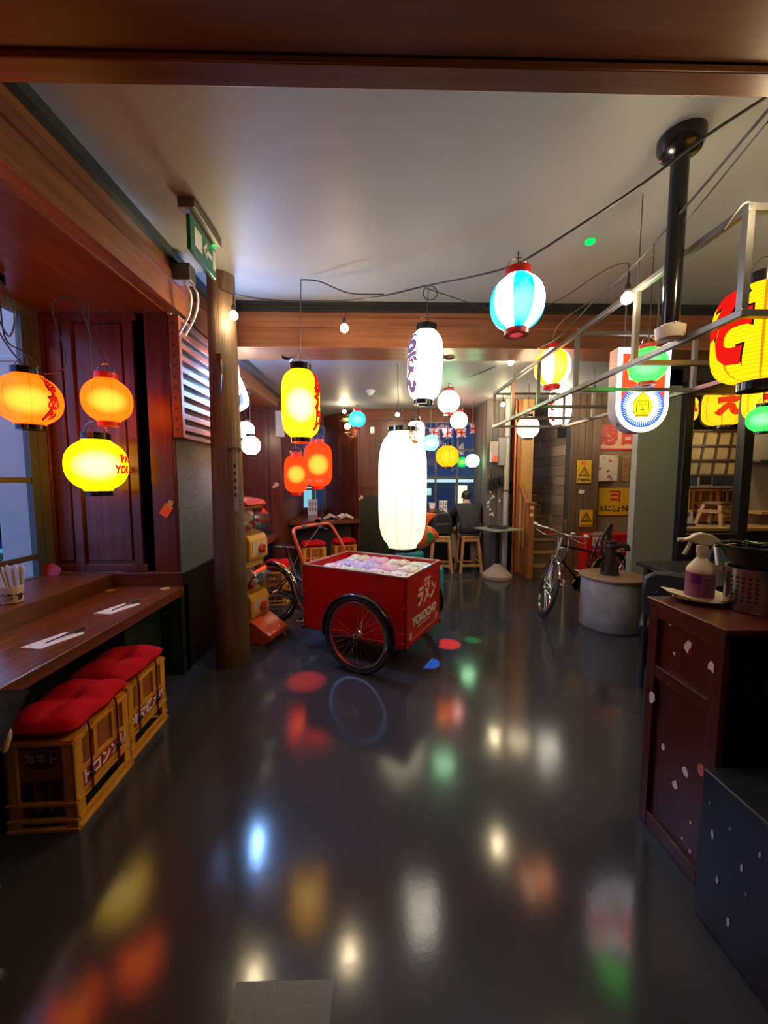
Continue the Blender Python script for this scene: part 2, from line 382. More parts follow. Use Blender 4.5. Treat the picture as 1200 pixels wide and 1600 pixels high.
# far right: boarded pier, stair wall, sign wall
def boards_mat(i):
    c = [(.17, .14, .12), (.13, .115, .105), (.21, .17, .14), (.15, .12, .10), (.19, .16, .14)][i % 5]
    return wood('grey_board_%d' % (i % 5), tuple(x * .55 for x in c), c, 2, 16, .6)
def boards_mat_y(i):
    c = [(.32, .22, .15), (.25, .19, .14), (.40, .29, .21), (.28, .2, .145), (.35, .26, .19)][i % 5]
    return wood('weathered_%d' % (i % 5), tuple(x * .55 for x in c), c, 1, 16, .6)
pier = struct(MB().box(1.90, 2.3, 6.66, 7.4, 0, 2.95), 'pier_boarded', M_dgrey)
xs = [1.88, 1.99, 2.09, 2.2, 2.31]
for i in range(4): struct(MB().box(xs[i] + .003, xs[i + 1] - .003, 6.62 + .004 * (i % 2), 6.66, 0, 2.95), 'plank', boards_mat(i), pier, bevel=.003)
for i in range(5): struct(MB().box(1.875, 1.90, 6.66 + i * .15, 6.805 + i * .15, 0, 2.95), 'plank', boards_mat(i + 2), pier)
o = struct(MB().box(2.46, 2.66, 6.52, 6.62, 0, 2.95), 'post_stair', M_tan, bevel=.005)
struct(MB().box(2.40, 2.46, 6.56, 6.64, 0, 2.95), 'trim_board', wood('orange_board', (.28, .09, .02), (.5, .2, .06), 2, 20, .4), o)
struct(MB().box(2.3, 3.2, 8.0, 8.1, 0, 2.95), 'wall_stair_back', plain('khaki_wall', (.10, .09, .055), .7))
wl = struct(MB().box(3.14, 3.2, 6.1, 8.0, 0, 2.95), 'wall_stair_side', M_dgrey)
z = 0; i = 0
while z < 2.9:
    h = [.17, .15, .19, .16][i % 4]; sp = [0, .62, 1.2, 1.88] if i % 2 else [0, .95, 1.5, 1.88]
    for k in range(3): struct(MB().box(3.11 + .006 * ((i + k) % 3), 3.14, 6.12 + sp[k] + .003, 6.12 + sp[k + 1] - .003, z + .003, min(2.95, z + h) - .003), 'plank', boards_mat_y(i + k * 2), wl)
    z += h; i += 1
w = struct(MB().box(3.1, 3.56, 6.1, 6.3, 0, 2.95), 'pier_sign', M_dgrey)
xs = [3.08, 3.19, 3.30, 3.41, 3.54]
for i in range(4): struct(MB().box(xs[i] + .003, xs[i + 1] - .003, 6.07 + .005 * (i % 2), 6.1, 0, 2.95), 'plank', wood('brown_board_%d' % (i % 2), (.10, .055, .03), (.24, .15, .09) if i % 2 else (.19, .12, .08), 2, 16, .6), w, bevel=.003)
struct(MB().box(3.54, 4.45, 6.2, 6.3, 0, 2.95), 'wall_sign', plain('ochre_wall', (.26, .18, .11), .75))
struct(MB().box(3.0, 7, 6.3, 6.4, 2.3, 2.95), 'wall_upper', M_black)
# kiosk front: grey painted panel, black framed window, plaster wall
struct(MB().box(3.03, 3.52, 4.45, 4.55, 0, 2.87), 'partition_grey', plain('grey_green_paint', (.30, .29, .25), .45, var=.08, scale=3), bevel=.004)
struct(MB().box(2.97, 7, 4.45, 4.6, 2.68, 2.95), 'lintel_kiosk', M_dgrey)
M_frame = plain('kiosk_black', (.02, .016, .013), .35)
w = struct(MB().box(3.52, 3.62, 4.38, 4.48, 0, 2.72).box(4.22, 4.34, 4.38, 4.48, 0, 2.72).box(3.62, 4.22, 4.38, 4.48, 2.58, 2.72).box(3.62, 4.22, 4.38, 4.48, .86, .97), 'window_4', M_frame, bevel=.006)
struct(MB().box(3.62, 4.22, 4.42, 4.46, .0, .86), 'lower_panel', M_frame, w)
struct(MB().box(3.62, 4.22, 4.428, 4.432, .97, 2.58), 'pane', M_glass, w)
struct(MB().box(4.86, 7, 5.0, 5.1, 0, 2.95), 'wall_plaster', plain('plaster', (.38, .31, .22), .8, bump=.15, scale=30))
struct(MB().box(4.3, 7, 6.42, 6.5, 0, 2.95), 'wall_kiosk_back', plain('kiosk_blue', (.10, .15, .24), .6))

# ------------------------------------------------------------------ outside
M_stone = plain('pale_stone', (.55, .52, .54), .8, var=.15, scale=6)
tag(MB().box(-3.14, -2.78, 3.25, 3.7, -.13, 5).box(-3.15, -2.77, 3.24, 3.71, 2.55, 2.6).build('stone_pillar', M_stone, bevel=.01), 'pale stone pillar standing outside beside the left window', 'pillar')
struct(MB().box(-14, 8, -4, 30, -.16, -.13), 'street', plain('asphalt', (.05, .05, .055), .6))
b = thing('shop_front', 'dark shop front with white script sign seen through the left window', 'building', (-8, 7, 0))
MB().box(-2, 0, -6, 4, -.13, 2.3).build('wall', plain('shop_dark', (.05, .05, .06), .5), b)
MB().box(-.02, .05, -6, 4, 1.45, 2.2).build('fascia', plain('shop_fascia', (.03, .028, .02), .4), b)
text('hu', .8, .012, .01, T(.07, -.1, 1.75) @ rotz(PI / 2) @ STAND, shear=.3).build('lettering', emit('shop_script', (.8, .8, .75), .6), b)
MB().box(.0, .06, -5.5, 3.5, .3, 1.3).build('lit_window', emit('shop_lit', (.9, .65, .3), .35), b)
car = thing('parked_car', 'blue car parked on the street outside the left window', 'car', (-6.4, 6.3, -.13))
MB().prism([(-2, .3), (2, .3), (2.1, .7), (1.3, .8), (.8, 1.25), (-.8, 1.3), (-1.4, .85), (-2.1, .75)], -.8, .8, rotz(PI / 2) @ STAND).build('body', plain('car_blue', (.02, .07, .3), .25), car, bevel=.06)
for y in (-1.3, 1.3): MB().lathe([(.3, -.85), (.3, .85)], 20, T(0, y, .3) @ roty(PI / 2)).build('wheel', M_rubber, car)
MB().box(.79, .82, -.9, .9, .85, 1.2).build('side_window', M_blkgl, car)
tag(MB().lathe([(.14, 0), (.2, .45), (.21, .5)], 14).build('green_bucket', plain('green_plastic', (.05, .5, .25), .4), loc=(-4.3, 4.35, .3)), 'green tub outside the left window behind the pane', 'bucket')
tag(MB().box(-.2, .2, -.2, .2, 0, .43).build('kerb_box', M_stone, loc=(-4.3, 4.35, -.13)), 'pale stone block under the green tub outside', 'block')
b = thing('street_building', 'dark blue building across the street with lit canopy strip', 'building', (0, 14, 0))
MB().box(-6, 9, 0, 1, -.13, 7).build('wall', plain('night_wall', (.05, .065, .11), .6), b)
for x in (-3.2, -1.6, .6, 1.7, 2.7, 3.7): MB().box(x, x + .08, -.06, 0, 1.9, 7).build('pilaster', plain('night_trim', (.16, .18, .24), .6), b)
MB().box(-6, 9, -.4, 0, 1.52, 1.62).build('canopy_light', emit('canopy_glow', (.55, .8, .85), .55), b)
MB().box(1.5, 2.0, -.05, .02, 1.05, 1.3).build('lit_notice', emit('notice_glow', (.5, .75, .65), .55), b)
MB().box(2.9, 3.3, -.05, .02, .3, 1.4).build('lit_doorway', emit('door_glow', (1, .75, .45), .9), b)
MB().box(-4.2, -2.2, -.05, .02, .2, 1.35).build('lit_window', emit('win_glow', (.25, .6, .75), .5), b)

# ------------------------------------------------------------------ timber post
mb = MB(); prof = [(.146, 0), (.14, .25), (.132, .6), (.137, .74), (.14, .78), (.13, .84), (.124, 1.6), (.115, 2.4), (.107, CZ)]
mb.lathe(prof, 30); col = tag(mb.build('timber_post', M_bark, loc=(-1.262, 3.3, 0)), 'round knotty dark timber post standing beside the capsule machine', 'post')
MB().tube([(.02, -.11, 2.57), (.04, -.135, 2.5), (.04, -.14, 2.42), (.02, -.115, 2.3)], .006, 6).box(-.01, .03, -.13, -.10, 2.55, 2.6).build('bracket', M_chrome, col)

# ------------------------------------------------------------------ lanterns
LANTS = []
def lantern(label, px, py, Y, r, h, mat, tall=False, caps=None, bulb=None, hang=None, group=None, cords=1, flare=2.2, rc=None, txt=None, open_=False, tilt=0, at=None):
    c = at or W(px, py, Y); t = thing('paper_lantern', label, 'lantern', c, 0, group); hh = h / 2
    n = 4.2 if tall else 2.25; rc = rc or (.5 * r if tall else .46 * r); caps = caps or M_blkgl
    t.rotation_euler[1] = tilt
    def Rz(z):
        k = min(1, abs(z) / hh); return max(rc, r * (1 - k ** n) ** (1 / (n if not tall else 3.2)))
    prof = []
    for i in range(19):
        a = -1 + 2 * i / 18; z = hh * math.sin(a * PI / 2); prof.append((Rz(z), z))
    MB().lathe(prof, 28, cap=False).build('shade', mat, t, ang=80)
    ch = min(.05, .12 * h)
    MB().lathe([(rc * .8, hh - .004), (rc * 1.04, hh - .004), (rc * 1.04, hh + ch), (rc * .8, hh + ch), (rc * .8, hh - .004)], 24, cap=False).build('top_ring', caps, t)
    MB().lathe([(rc * .55, -hh + .004), (rc * .98, -hh + .004), (rc * .98, -hh - ch * .8), (rc * .55, -hh - ch * .8), (rc * .55, -hh + .004)], 24, cap=False).build('bottom_ring', caps, t)
    ha = [(rc * math.cos(PI * k / 12), 0, hh + ch * .6 + rc * 1.15 * math.sin(PI * k / 12)) for k in range(13)]
    MB().tube(ha, .0028, 6).build('handle', M_chrome, t)
    if hang:
        if not isinstance(hang, list): hang = [(c.x, c.y, hang)]
        p = [Vector((0, 0, hh * .6)), Vector((0, 0, hh + ch + rc * 1.1))] + [Vector(q) - c for q in hang]
        MB().tube(smooth_path(p, 5) if len(p) > 3 else p, .0045, 6).build('cord', M_dgrey, t)
    if bulb:
        MB().ball((0, 0, 0), r * .84, 24, 16, (1, 1, min(1.5, .66 * hh / r) if tall else min(1, .8 * hh / r))).build('bulb', bulb, t, ang=80)  # oversized glow ball in place of a bulb, paints the bright core
    if txt:
        for (s, size, ang, zc, m, bold, sxx, *lift) in txt:
            off = lift[0] if lift else .004
            def wrap(p, ang=ang, zc=zc, off=off):
                z = p.y + zc; rr = Rz(z) + off; a = ang + p.x / r
                return Vector((math.sin(a) * rr, -math.cos(a) * rr, z))
            text(s, size, bold, 0, None, sub=.02, wrap=wrap, sx=sxx).build('lettering', m, t)
    LANTS.append(t); return t
BW = glow_ball('glow_warm', (1, .50, .05), 2.6); BY = glow_ball('glow_yellow', (1, .85, .40), 3.2); BH = glow_ball('glow_white', (1, .95, .85), 4)
P_redor = paper('paper_red_orange', (1, .066, .0025), em=1.9, see=.24, tc=(.8, .10, .003), seamk=.15)
P_yel = paper('paper_yellow', (1, .60, .001), em=1.15, see=.25, tc=(.5, .33, .002), seamk=.12)
P_yeltall = paper('paper_yellow_tall', (1, .46, .002), em=1.5, see=.30, tc=(.8, .45, .01), phase=.06, seamk=.25)
P_amber = paper('paper_amber', (1, .50, .01), em=.75, see=.02, tr=.3)
P_white = paper('paper_white', (1, .94, .80), em=3.0, see=.03, seams=8, seamk=.8)
P_big = paper('paper_big', (1, .96, .76), em=.26, see=.0, seams=10, seamk=.62, ribs=27, tr=.95)
P_blue = paper('paper_blue_white', (.0, .30, .72), (1, 1, 1), 8, em=1.1, see=.05, seams=8, phase=.08)
P_yw = paper('paper_yellow_white', (1, .30, .003), (1, .60, .42), 8, em=2.6, see=.03, seams=8, phase=.05)
P_green = paper('paper_green', (.02, .75, .06), em=1.2, see=.12, tc=(.03, .4, .05), seamk=.2)
P_red = paper('paper_red', (1, .016, .002), em=1.9, see=.26, tc=(.7, .04, .002), ribs=140, seamk=.3)
P_blu = paper('paper_cyan', (.02, .42, .75), em=1.1, see=.05)
P_or = paper('paper_orange', (1, .20, .004), em=1.5, see=.08)
P_wgreen = paper('paper_white_green', (.50, 1, .60), em=3.6, see=.02)
P_wred = paper('paper_white_rose', (1, .50, .42), em=3.8, see=.02)
P_wcream = paper('paper_white_cream', (1, .86, .58), em=3.0, see=.02)
for (x_, y_, lab_) in ((-1.72, .98, 'red orange round lantern nearest the camera over the left counter, outside the frame'), (-2.05, -.5, 'added red orange round lantern behind the camera, unseen fill over the left counter')):
    lantern(lab_, 0, 0, 0, .166, .30, P_redor, bulb=BW, hang=2.87, at=Vector((x_, y_, 2.22)))  # the one behind the camera is added as unseen fill for the crates
M_ink = plain('ink_black', (.02, .015, .012), .6); M_inkr = emit('ink_red', (.75, .01, .006), .55); M_inkb = emit('ink_blue', (.10, .10, .22), .8)  # coloured inks emit, standing in for light through the paper
M_inkd = emit('ink_dark', (.02, .006, .004), .3)  # emits faintly too, as if lit from behind
lr = plain('lantern_red_ring', (.5, .012, .01), .35)
lantern('added yellow round lantern behind the camera, unseen fill for the crates', 0, 0, 0, .19, .36, P_yel, bulb=BY, hang=3.25, at=Vector((-1.05, -.35, 2.25)))  # out of view, added to put warm light on the crates
lantern('red orange round lantern with らーめん brush lettering at the left window', 45, 625, 2.42, .166, .30, P_redor, bulb=BW, hang=[(-2.20, 2.40, 2.45), (-2.24, 2.44, 2.87)],
        txt=[(ch, .085, 1.44, .085 - .058 * k, M_inkd, .009, .9, .003) for k, ch in enumerate('らＩめん')] + [(ch, .085, 1.44, .085 - .058 * k, M_inkr, .003, .9, .005) for k, ch in enumerate('らＩめん')])
lantern('red orange round lantern without lettering, hung above the yellow one', 168, 626, 2.75, .150, .295, P_redor, caps=lr, bulb=BW,
        hang=[(-1.93, 2.74, 2.55), (-2.0, 2.72, 2.80), (-2.12, 2.66, 2.74), (-2.02, 2.62, 2.35), (-2.2, 2.55, 2.30), (-2.38, 2.52, 2.6), (-2.36, 2.5, 2.85)])
lantern('bright yellow round lantern lettered in red, beneath a red orange one', 152, 727, 2.88, .196, .375, P_yel, bulb=BY, hang=2.87,
        txt=[('PAN', .078, 1.78, .045, M_inkr, .005, .95), ('YOKOCHO', .078, 1.98, -.035, M_inkr, .005, .78), ('横丁ラーメン', .02, 1.6, -.095, M_inkd, .0, 1.0)])
lantern('tall yellow lantern with red lettering hanging above the red cargo tricycle', 470, 632, 3.25, .155, .545, P_yeltall, True, bulb=BY, hang=[(W(470, 437, 3.25).x, 3.25, 3.2)], rc=.085,
        txt=[(ch, .165, 1.50, .17 - .16 * k, M_inkd, .014, .95, .003) for k, ch in enumerate('居酒屋')] + [(ch, .165, 1.50, .17 - .16 * k, M_inkr, .009, .95, .005) for k, ch in enumerate('居酒屋')])
lantern('tall white lantern with blue and red おでん lettering under the cross beam', 664, 572, 3.42, .150, .58, P_white, True, bulb=BH, hang=CZ, rc=.085,
        txt=[(ch, .185, -1.15, .16 - .165 * k, M_inkr, .015, .9, .003) for k, ch in enumerate('おでん')] + [(ch, .185, -1.15, .16 - .165 * k, M_inkb, .008, .9, .006) for k, ch in enumerate('おでん')], tilt=R(2))
lantern('blue and white striped round lantern hanging on the string light cable', 808, 474, 2.3, .152, .30, P_blue, caps=lr, bulb=BH, hang=2.9)
lantern('yellow and white striped round lantern in front of the cross beam', 863, 574, 3.8, .166, .34, P_yw, caps=lr, bulb=BH, hang=2.85)
lantern('white barrel lantern with red marks behind the steel frame', 875, 635, 5.7, .155, .54, P_white, True, bulb=BH, hang=2.95, rc=.09,
        txt=[(ch, .15, -1.25, .13 - .15 * k, M_inkr, .009, .9) for k, ch in enumerate('おでん')])
lantern('white round lantern hanging beneath the far corner of the steel frame', 825, 668, 5.5, .152, .29, P_wcream, bulb=BH, hang=2.95)
lantern('higher of the two white round lanterns before the back window', 701, 628, 5.5, .152, .30, P_wgreen, caps=lr, bulb=BH, hang=2.95)
lantern('lower of the two white round lanterns before the back window', 717, 657, 6.7, .146, .28, P_wred, caps=lr, bulb=BH, hang=2.95)
lantern('orange round lantern in front of the back window', 699, 713, 5.6, .162, .30, P_or, bulb=BW, hang=2.95)
lantern('pale green white round lantern at the right of the back window', 738, 720, 6.7, .118, .22, P_wgreen, bulb=BH, hang=2.95)
lantern('small green round lantern beside the back window', 722, 722, 7.1, .085, .19, paper('paper_deepgreen', (.0, .4, .12), em=.6), bulb=BW, hang=2.95)
lantern('cyan round lantern near the brass wall sconce', 558, 655, 7.0, .15, .28, P_blu, caps=lr, bulb=BW, hang=2.95)
lantern('pale cyan round lantern peeking out behind the large white lantern', 673, 692, 6.3, .128, .25, paper('paper_palecyan', (.12, .62, .85), em=1.1), bulb=BH, hang=2.95)
lantern('smaller red barrel lantern, front one of the red pair', 463, 741, 4.9, .147, .455, P_red, True, caps=lr, bulb=BW, hang=2.95, rc=.07)
lantern('bigger red barrel lantern, rear one of the red pair', 497, 726, 5.3, .190, .585, P_red, True, caps=lr, bulb=BW, hang=2.95, rc=.08)
lantern('white round lantern half hidden behind the timber post, in front', 392, 696, 4.75, .112, .22, P_wcream, bulb=BH, hang=2.7)
lantern('white round lantern half hidden behind the timber post, farther back', 384, 672, 5.4, .12, .22, P_wcream, bulb=BH, hang=2.7)
big = lantern('huge white barrel lantern hanging over the end of the tricycle box', 629, 766, 4.6, .288, 1.38, P_big, True, bulb=None, hang=[(W(623, 640, 4.6).x, 4.6, 2.45), (W(621, 580, 4.6).x, 4.6, 2.95)], rc=.17,
              txt=[('●', .22, .52, .60, emit('emblem_brown', (.36, .13, .03), .8), 0, .9, .003), ('横丁', .075, .52, .60, P_white, .004, 1.0, .007), ('YOKOCHO', .03, .52, .50, emit('ink_brown', (.3, .12, .04), .7), 0, 1.0, .004), ('YOKOCHO', .026, .72, -.45, emit('ink_brown', (.3, .12, .04), .7), 0, 1.0, .004)])  # emblem and brown ink glow in place of backlight
MB().ball((0, 0, .28), .1, 16, 10).build('bulb', emit('bulb_big', (1, .93, .78), 7.5), big)
lantern('white lantern with red mark tucked behind the huge white lantern', 650, 675, 5.6, .12, .3, P_wcream, True, bulb=BH, hang=2.95, txt=[('ん', .1, -.1, .05, M_inkr, .006, 1)])
lantern('green round lantern in front of the illuminated round ended sign', 1012, 571, 2.8, .123, .235, P_green, caps=lr, bulb=glow_ball('glow_green', (.45, 1, .5), 3), hang=CZ)
lantern('big yellow barrel lantern with red brush letter inside the steel frame', 1193, 522, 1.9, .198, .455, paper('paper_big_yellow', (1, .58, .006), em=.62, see=.0, tr=.3, ribs=60), True, bulb=BW, hang=CZ, rc=.09,
        txt=[('そ', .40, -1.52, .0, M_inkd, .035, .60, .003), ('そ', .40, -1.52, .0, M_inkr, .024, .60, .006)])
lantern('green round lantern against the plaster wall by the kiosk', 1191, 655, 3.6, .118, .23, P_green, bulb=glow_ball('glow_green', (.45, 1, .5), 3), hang=2.67)
lantern('yellow lantern with red letter above the green one by the kiosk', 1196, 622, 4.15, .19, .46, P_amber, True, bulb=BW, hang=2.66, txt=[('え', .26, -.35, -.06, M_inkr, .02, 1)])
lantern('yellow barrel lantern with red letter seen through the kiosk window', 1131, 636, 5.3, .24, .50, P_amber, True, bulb=BW, hang=2.95, rc=.1, txt=[('え', .34, -.45, .0, M_inkr, .025, 1)])
lantern('smaller yellow lantern at the left of the kiosk window', 1075, 640, 5.6, .12, .34, P_amber, True, bulb=BW, hang=2.95, txt=[('い', .14, .3, .0, M_inkr, .01, 1)])

# ------------------------------------------------------------------ string lights
M_cable = plain('cable', (.02, .02, .02), .5); M_sb = emit('string_bulb', (1, .80, .47), 150)
def string_bulb(t, p, q):                      # socket hanging from p, bulb at q
    MB().tube([p, (p + q) / 2, q + Vector((0, 0, .045))], .005, 6).lathe([(.016, .03), (.018, .06), (.01, .08)], 12, T(*q)).build('socket', M_cable, t)
    MB().ball(q, .032, 14, 9).build('bulb', M_sb, t)
s1 = thing('string_lights', 'black cable of bulbs running from the timber post past the striped blue lantern', 'string lights', (0, 0, 3))
def rel(o, pts): return [Vector(p) - Vector(o.location) for p in pts]
a = [W(340, 446, 3.22), W(365, 460, 3.16), W(440, 470, 3.3), W(541, 470, 3.25), W(600, 462, 3.05), W(665, 447, 2.85), W(740, 432, 2.55), W(808, 412, 2.3), W(900, 356, 2.05), W(1000, 290, 1.8), W(1100, 215, 1.6), W(1200, 150, 1.45), W(1320, 70, 1.3)]
MB().tube(rel(s1, smooth_path(a)), .006, 6).build('cable', M_cable, s1)
for p, q in ((W(365, 462, 3.16), W(365, 493, 3.13)), (W(541, 472, 3.25), W(538, 513, 3.25))): string_bulb(s1, *rel(s1, (p, q)))
MB().tube(rel(s1, smooth_path([W(470, 437, 3.25), W(500, 440, 3.25), W(545, 458, 3.15), W(600, 460, 3.05)])), .005, 6).build('cable', M_cable, s1)
MB().tube(rel(s1, [W(672 + 11 * math.cos(k * PI / 8), 458 + 11 * math.sin(k * PI / 8), 2.95) for k in range(17)]), .004, 6).build('cable', M_cable, s1)
s2 = thing('string_lights', 'black cable of bulbs running over the steel frame to the back', 'string lights', (0, 0, 3))
a = [W(1290, 80, 1.3), W(1200, 172, 1.5), W(1100, 290, 1.8), W(983, 422, 2.3), W(930, 468, 2.7), W(868, 530, 3.3), W(800, 560, 4.4), W(745, 585, 5.0), W(690, 600, 6.0), W(622, 610, 6.6), W(545, 625, 7.0)]
MB().tube(rel(s2, smooth_path(a)), .006, 6).build('cable', M_cable, s2)
MB().tube(rel(s2, smooth_path([a[1], Vector((2.55, 2.15, 2.95)), Vector((3.5, 2.7, 2.95)), Vector((4.4, 3.2, 3.1))])), .006, 6).build('cable', M_cable, s2)
MB().tube(rel(s2, [a[0], Vector((1.3, .6, 2.78))]), .006, 6).build('cable', M_cable, s2)
for p, q in ((W(983, 424, 2.3), W(980, 466, 2.3)), (W(799, 558, 4.4), W(798, 566, 4.4)), (W(621, 612, 6.6), W(621, 648, 6.6)), (W(695, 605, 6.0), W(695, 673, 6.0)), (W(541, 627, 7.0), W(538, 643, 7.0)), (W(1212, 170, 1.5), W(1222, 290, 1.5)), (W(786, 565, 6.2), W(786, 632, 6.2)), (Vector((2.55, 2.15, 2.95)), Vector((2.55, 2.15, 2.72))), (Vector((3.5, 2.7, 2.95)), Vector((3.5, 2.7, 2.72))), (Vector((1.3, .6, 2.78)), Vector((1.3, .6, 2.6)))): string_bulb(s2, *rel(s2, (p, q)))
for i, (pa, lab) in enumerate([([W(983, 420, 2.3), W(978, 411, 2.6), W(940, 425, 2.8), W(860, 475, 3.4), W(780, 487, 3.6)], 'thin black cable looping from the bare bulb across the ceiling'),
                  ([W(1200, 190, 1.5), W(1010, 410, 2.4), W(880, 500, 3.3), W(862, 535, 3.8)], 'thin black cable slanting down to the yellow striped lantern'),
                  ([W(665, 450, 3.3), W(700, 462, 3.25), W(760, 482, 3.3), W(800, 490, 3.45)], 'thin black cable sagging right of the tall white lantern'),
                  ([W(1175, 318, 1.6), W(1160, 320, 1.55), W(1130, 360, 1.55)], 'short black cable bent over the top of the steel frame')]):
    tag(MB().tube(smooth_path(pa), .004, 6).build('cable', M_cable), lab, 'cable')

# ------------------------------------------------------------------ hanging steel frame, vent pole and ceiling fittings
fr = thing('steel_frame', 'long hanging frame of square steel tubes above the right side', 'frame', (1.545, 1.66, 2.30))
def bar(p, q, k=.016): 
    x0, x1 = sorted((p[0], q[0])); y0, y1 = sorted((p[1], q[1])); z0, z1 = sorted((p[2], q[2]))
    return MB().box(x0 - k, x1 + k, y0 - k, y1 + k, z0 - k, z1 + k)
ys = [0, .68, 1.36, 2.06, 2.75, 3.44]; wd_, hh_ = .92, .42
for x in (0, wd_):
    for z in (0, hh_): bar((x, 0, z), (x, ys[-1], z)).build('rail', M_steel, fr, bevel=.003)
    for y in ys: bar((x, y, 0), (x, y, hh_), .0145).build('upright', M_steel, fr)
for y in ys:
    bar((0, y, 0), (wd_, y, 0), .014).build('cross_bar', M_steel, fr)
    if y in (ys[0], ys[2], ys[-1]): bar((0, y, hh_), (wd_, y, hh_), .014).build('cross_bar', M_steel, fr)
for x in (0, wd_):
    for y in (.68, 2.75): MB().tube([(x, y, hh_), (x, y, .55 if y > 2.48 else .95 if y < 2.1 else .55)], .003, 5).build('hanger', M_dgrey, fr)
vp = thing('ceiling_pole', 'glossy black pole with round flange fixed to the ceiling', 'pole', (1.475, 1.97, 2.33))
MB().lathe([(.039, .02), (.039, CZ - 2.33)], 24).build('tube', M_blkgl, vp)
MB().lathe([(.04, .83), (.085, .85), (.1, .885), (.1, .92)], 28).build('flange', M_blkgl, vp)
MB().lathe([(.03, -.03), (.055, -.025), (.064, .0), (.066, .03), (.04, .045)], 24).build('dome', M_cream, vp)
for a in (0.4, 2.4, 4.4): MB().ball((.06 * math.cos(a), .06 * math.sin(a), .035), .007, 8, 6).build('screw', M_chrome, vp)
gl = W(921, 401, 2.78); gl.z = CZ  # glowing disc stands in for a green laser spot on the ceiling
tag(MB().lathe([(.022, -.012), (.016, -.018), (.001, -.02)], 16, cap=False).lathe([(.030, 0), (.030, -.012), (.022, -.012)], 16).build('laser_dot', emit('green_glow', (.0, 1, .06), 1.4), loc=gl), 'small green laser dot shaped as a glowing disc on the ceiling', 'lamp')
sd = tag(MB().lathe([(.07, 0), (.07, -.02), (.045, -.035), (.045, -.055), (.03, -.07), (.001, -.07)], 24, cap=False).build('smoke_detector', M_white, loc=(-.09, 5.95, 2.95)), 'round white smoke detector on the far ceiling', 'detector')
# exit sign and junction box
ex = thing('exit_sign', 'green running man exit sign hanging from the ceiling by the post', 'exit sign', (-1.11, 2.63, 2.97))
MB().box(-.012, .012, -.2, .16, 0, .2).build('panel', plain('exit_green', (.0, .16, .08), .3), ex, bevel=.003)
MB().box(-.05, .05, -.22, .18, .22, .28).build('housing', M_steel, ex, bevel=.004)
mb = MB(); m_ = rotz(PI / 2) @ STAND
for q in ([(-.15, .05), (-.05, .05), (-.05, .16), (-.15, .16)], [(.0, .09), (.1, .09), (.1, .12), (.0, .12)], [(-.03, .105), (.02, .16), (.02, .05)], [(.11, .05), (.15, .05), (.15, .17), (.11, .17)]): mb.prism(q, .012, .015, m_)
mb.build('pictogram', M_white, ex)
MB().ball((.02, .14, .205), .01, 8, 6).build('indicator', emit('green_glow', (.0, 1, .25), 6), ex)
tag(MB().box(-.26, .2, -.012, .0, 0, .16, rotx(R(70))).build('acrylic_sheet', clear('acrylic', (.97, .97, .97), .02, .03, .08), loc=W(300, 420, 2.5) + Vector((0, 0, -.02))), 'clear acrylic sheet hanging beside the exit sign', 'sheet')
jb = thing('junction_box', 'grey metal junction box with two pale cables beside the timber post', 'electrical box', (-1.43, 3.02, 3.12))
MB().box(-.07, .07, -.05, .05, -.06, .06).build('box', M_steel, jb, bevel=.004)
for dx in (0, .05): MB().tube(smooth_path([(dx, 0, -.05), (dx + .05, 0, -.15), (dx + .02, .02, -.28), (-.08 + dx, .05, -.42)]), .008, 6).build('cable', M_white, jb)
jb2 = thing('junction_box', 'black cable junction clamp on the bay soffit above the lanterns', 'electrical box', (-2.36, 2.5, SOF - .05))
MB().box(-.07, .07, -.04, .04, -.03, .035).lathe([(.025, -.07), (.025, .07)], 12, T(0, 0, 0) @ roty(PI / 2)).build('box', M_blkgl, jb2, bevel=.006)
MB().tube(smooth_path([(.03, 0, 0), (.03, 0, -.2), (.08, .02, -.34), (.14, .0, -.2), (.06, 0, 0)]), .005, 6).build('cable', M_dgrey, jb2)

# ------------------------------------------------------------------ slatted screen, neon sign, strip sign
ls = thing('slatted_screen', 'slatted wooden screen on the wall behind the timber post', 'screen', (-1.5, 3.06, 1.93))
M_sl = wood('screen_wood', (.16, .05, .02), (.36, .14, .07), 1, 18, .4)
for y in (0.0, 1.24): MB().box(-.075, .0, y, y + .04, 0, .92).build('side_board', M_sl, ls, bevel=.003)
for z in (0, .89): MB().box(-.07, -.005, .04, 1.24, z, z + .03).build('rail', M_sl, ls)
for k in range(9): MB().box(-.055, -.01, .04, 1.24, .06 + k * .09, .105 + k * .09, T(0, 0, 0)).build('slat', M_sl, ls, bevel=.003)
mb = MB()
for k in range(11): mb.ball((-.045, -.001, .06 + k * .08), .008, 8, 5, (1, .3, 1))
mb.build('nail_heads', M_black, ls)
ns = thing('neon_sign', 'glowing neon sign on a clear panel beside the timber post', 'sign', (-1.405, 3.93, 2.03), R(-14))
MB().box(.02, .026, -.16, .2, -.05, .86).build('acrylic_panel', clear('acrylic', (.97, .97, .97), .02, .03, .08), ns)
MB().box(-.03, .05, -.1, .2, .86, .885).build('bracket', M_chrome, ns)
for y in (-.05, .15): MB().lathe([(.005, .885), (.005, .83)], 8, T(.0, y, 0)).build('hanger', M_chrome, ns)
MB().tube(smooth_path([(.05, -.14, .78), (.05, -.08, .82), (.05, .0, .60), (.05, -.12, .64), (.05, -.14, .78)]), .013, 8).build('red_tube', emit('neon_red', (1, .12, .10), 14), ns)
MB().tube(smooth_path([(.05, -.13, .56), (.05, -.05, .60), (.05, .1, .44), (.05, .12, .34), (.05, -.05, .26), (.05, -.14, .34), (.05, -.02, .43), (.05, -.13, .56)]), .021, 8).build('blue_tube', emit('neon_blue', (.22, .47, 1), 130), ns)
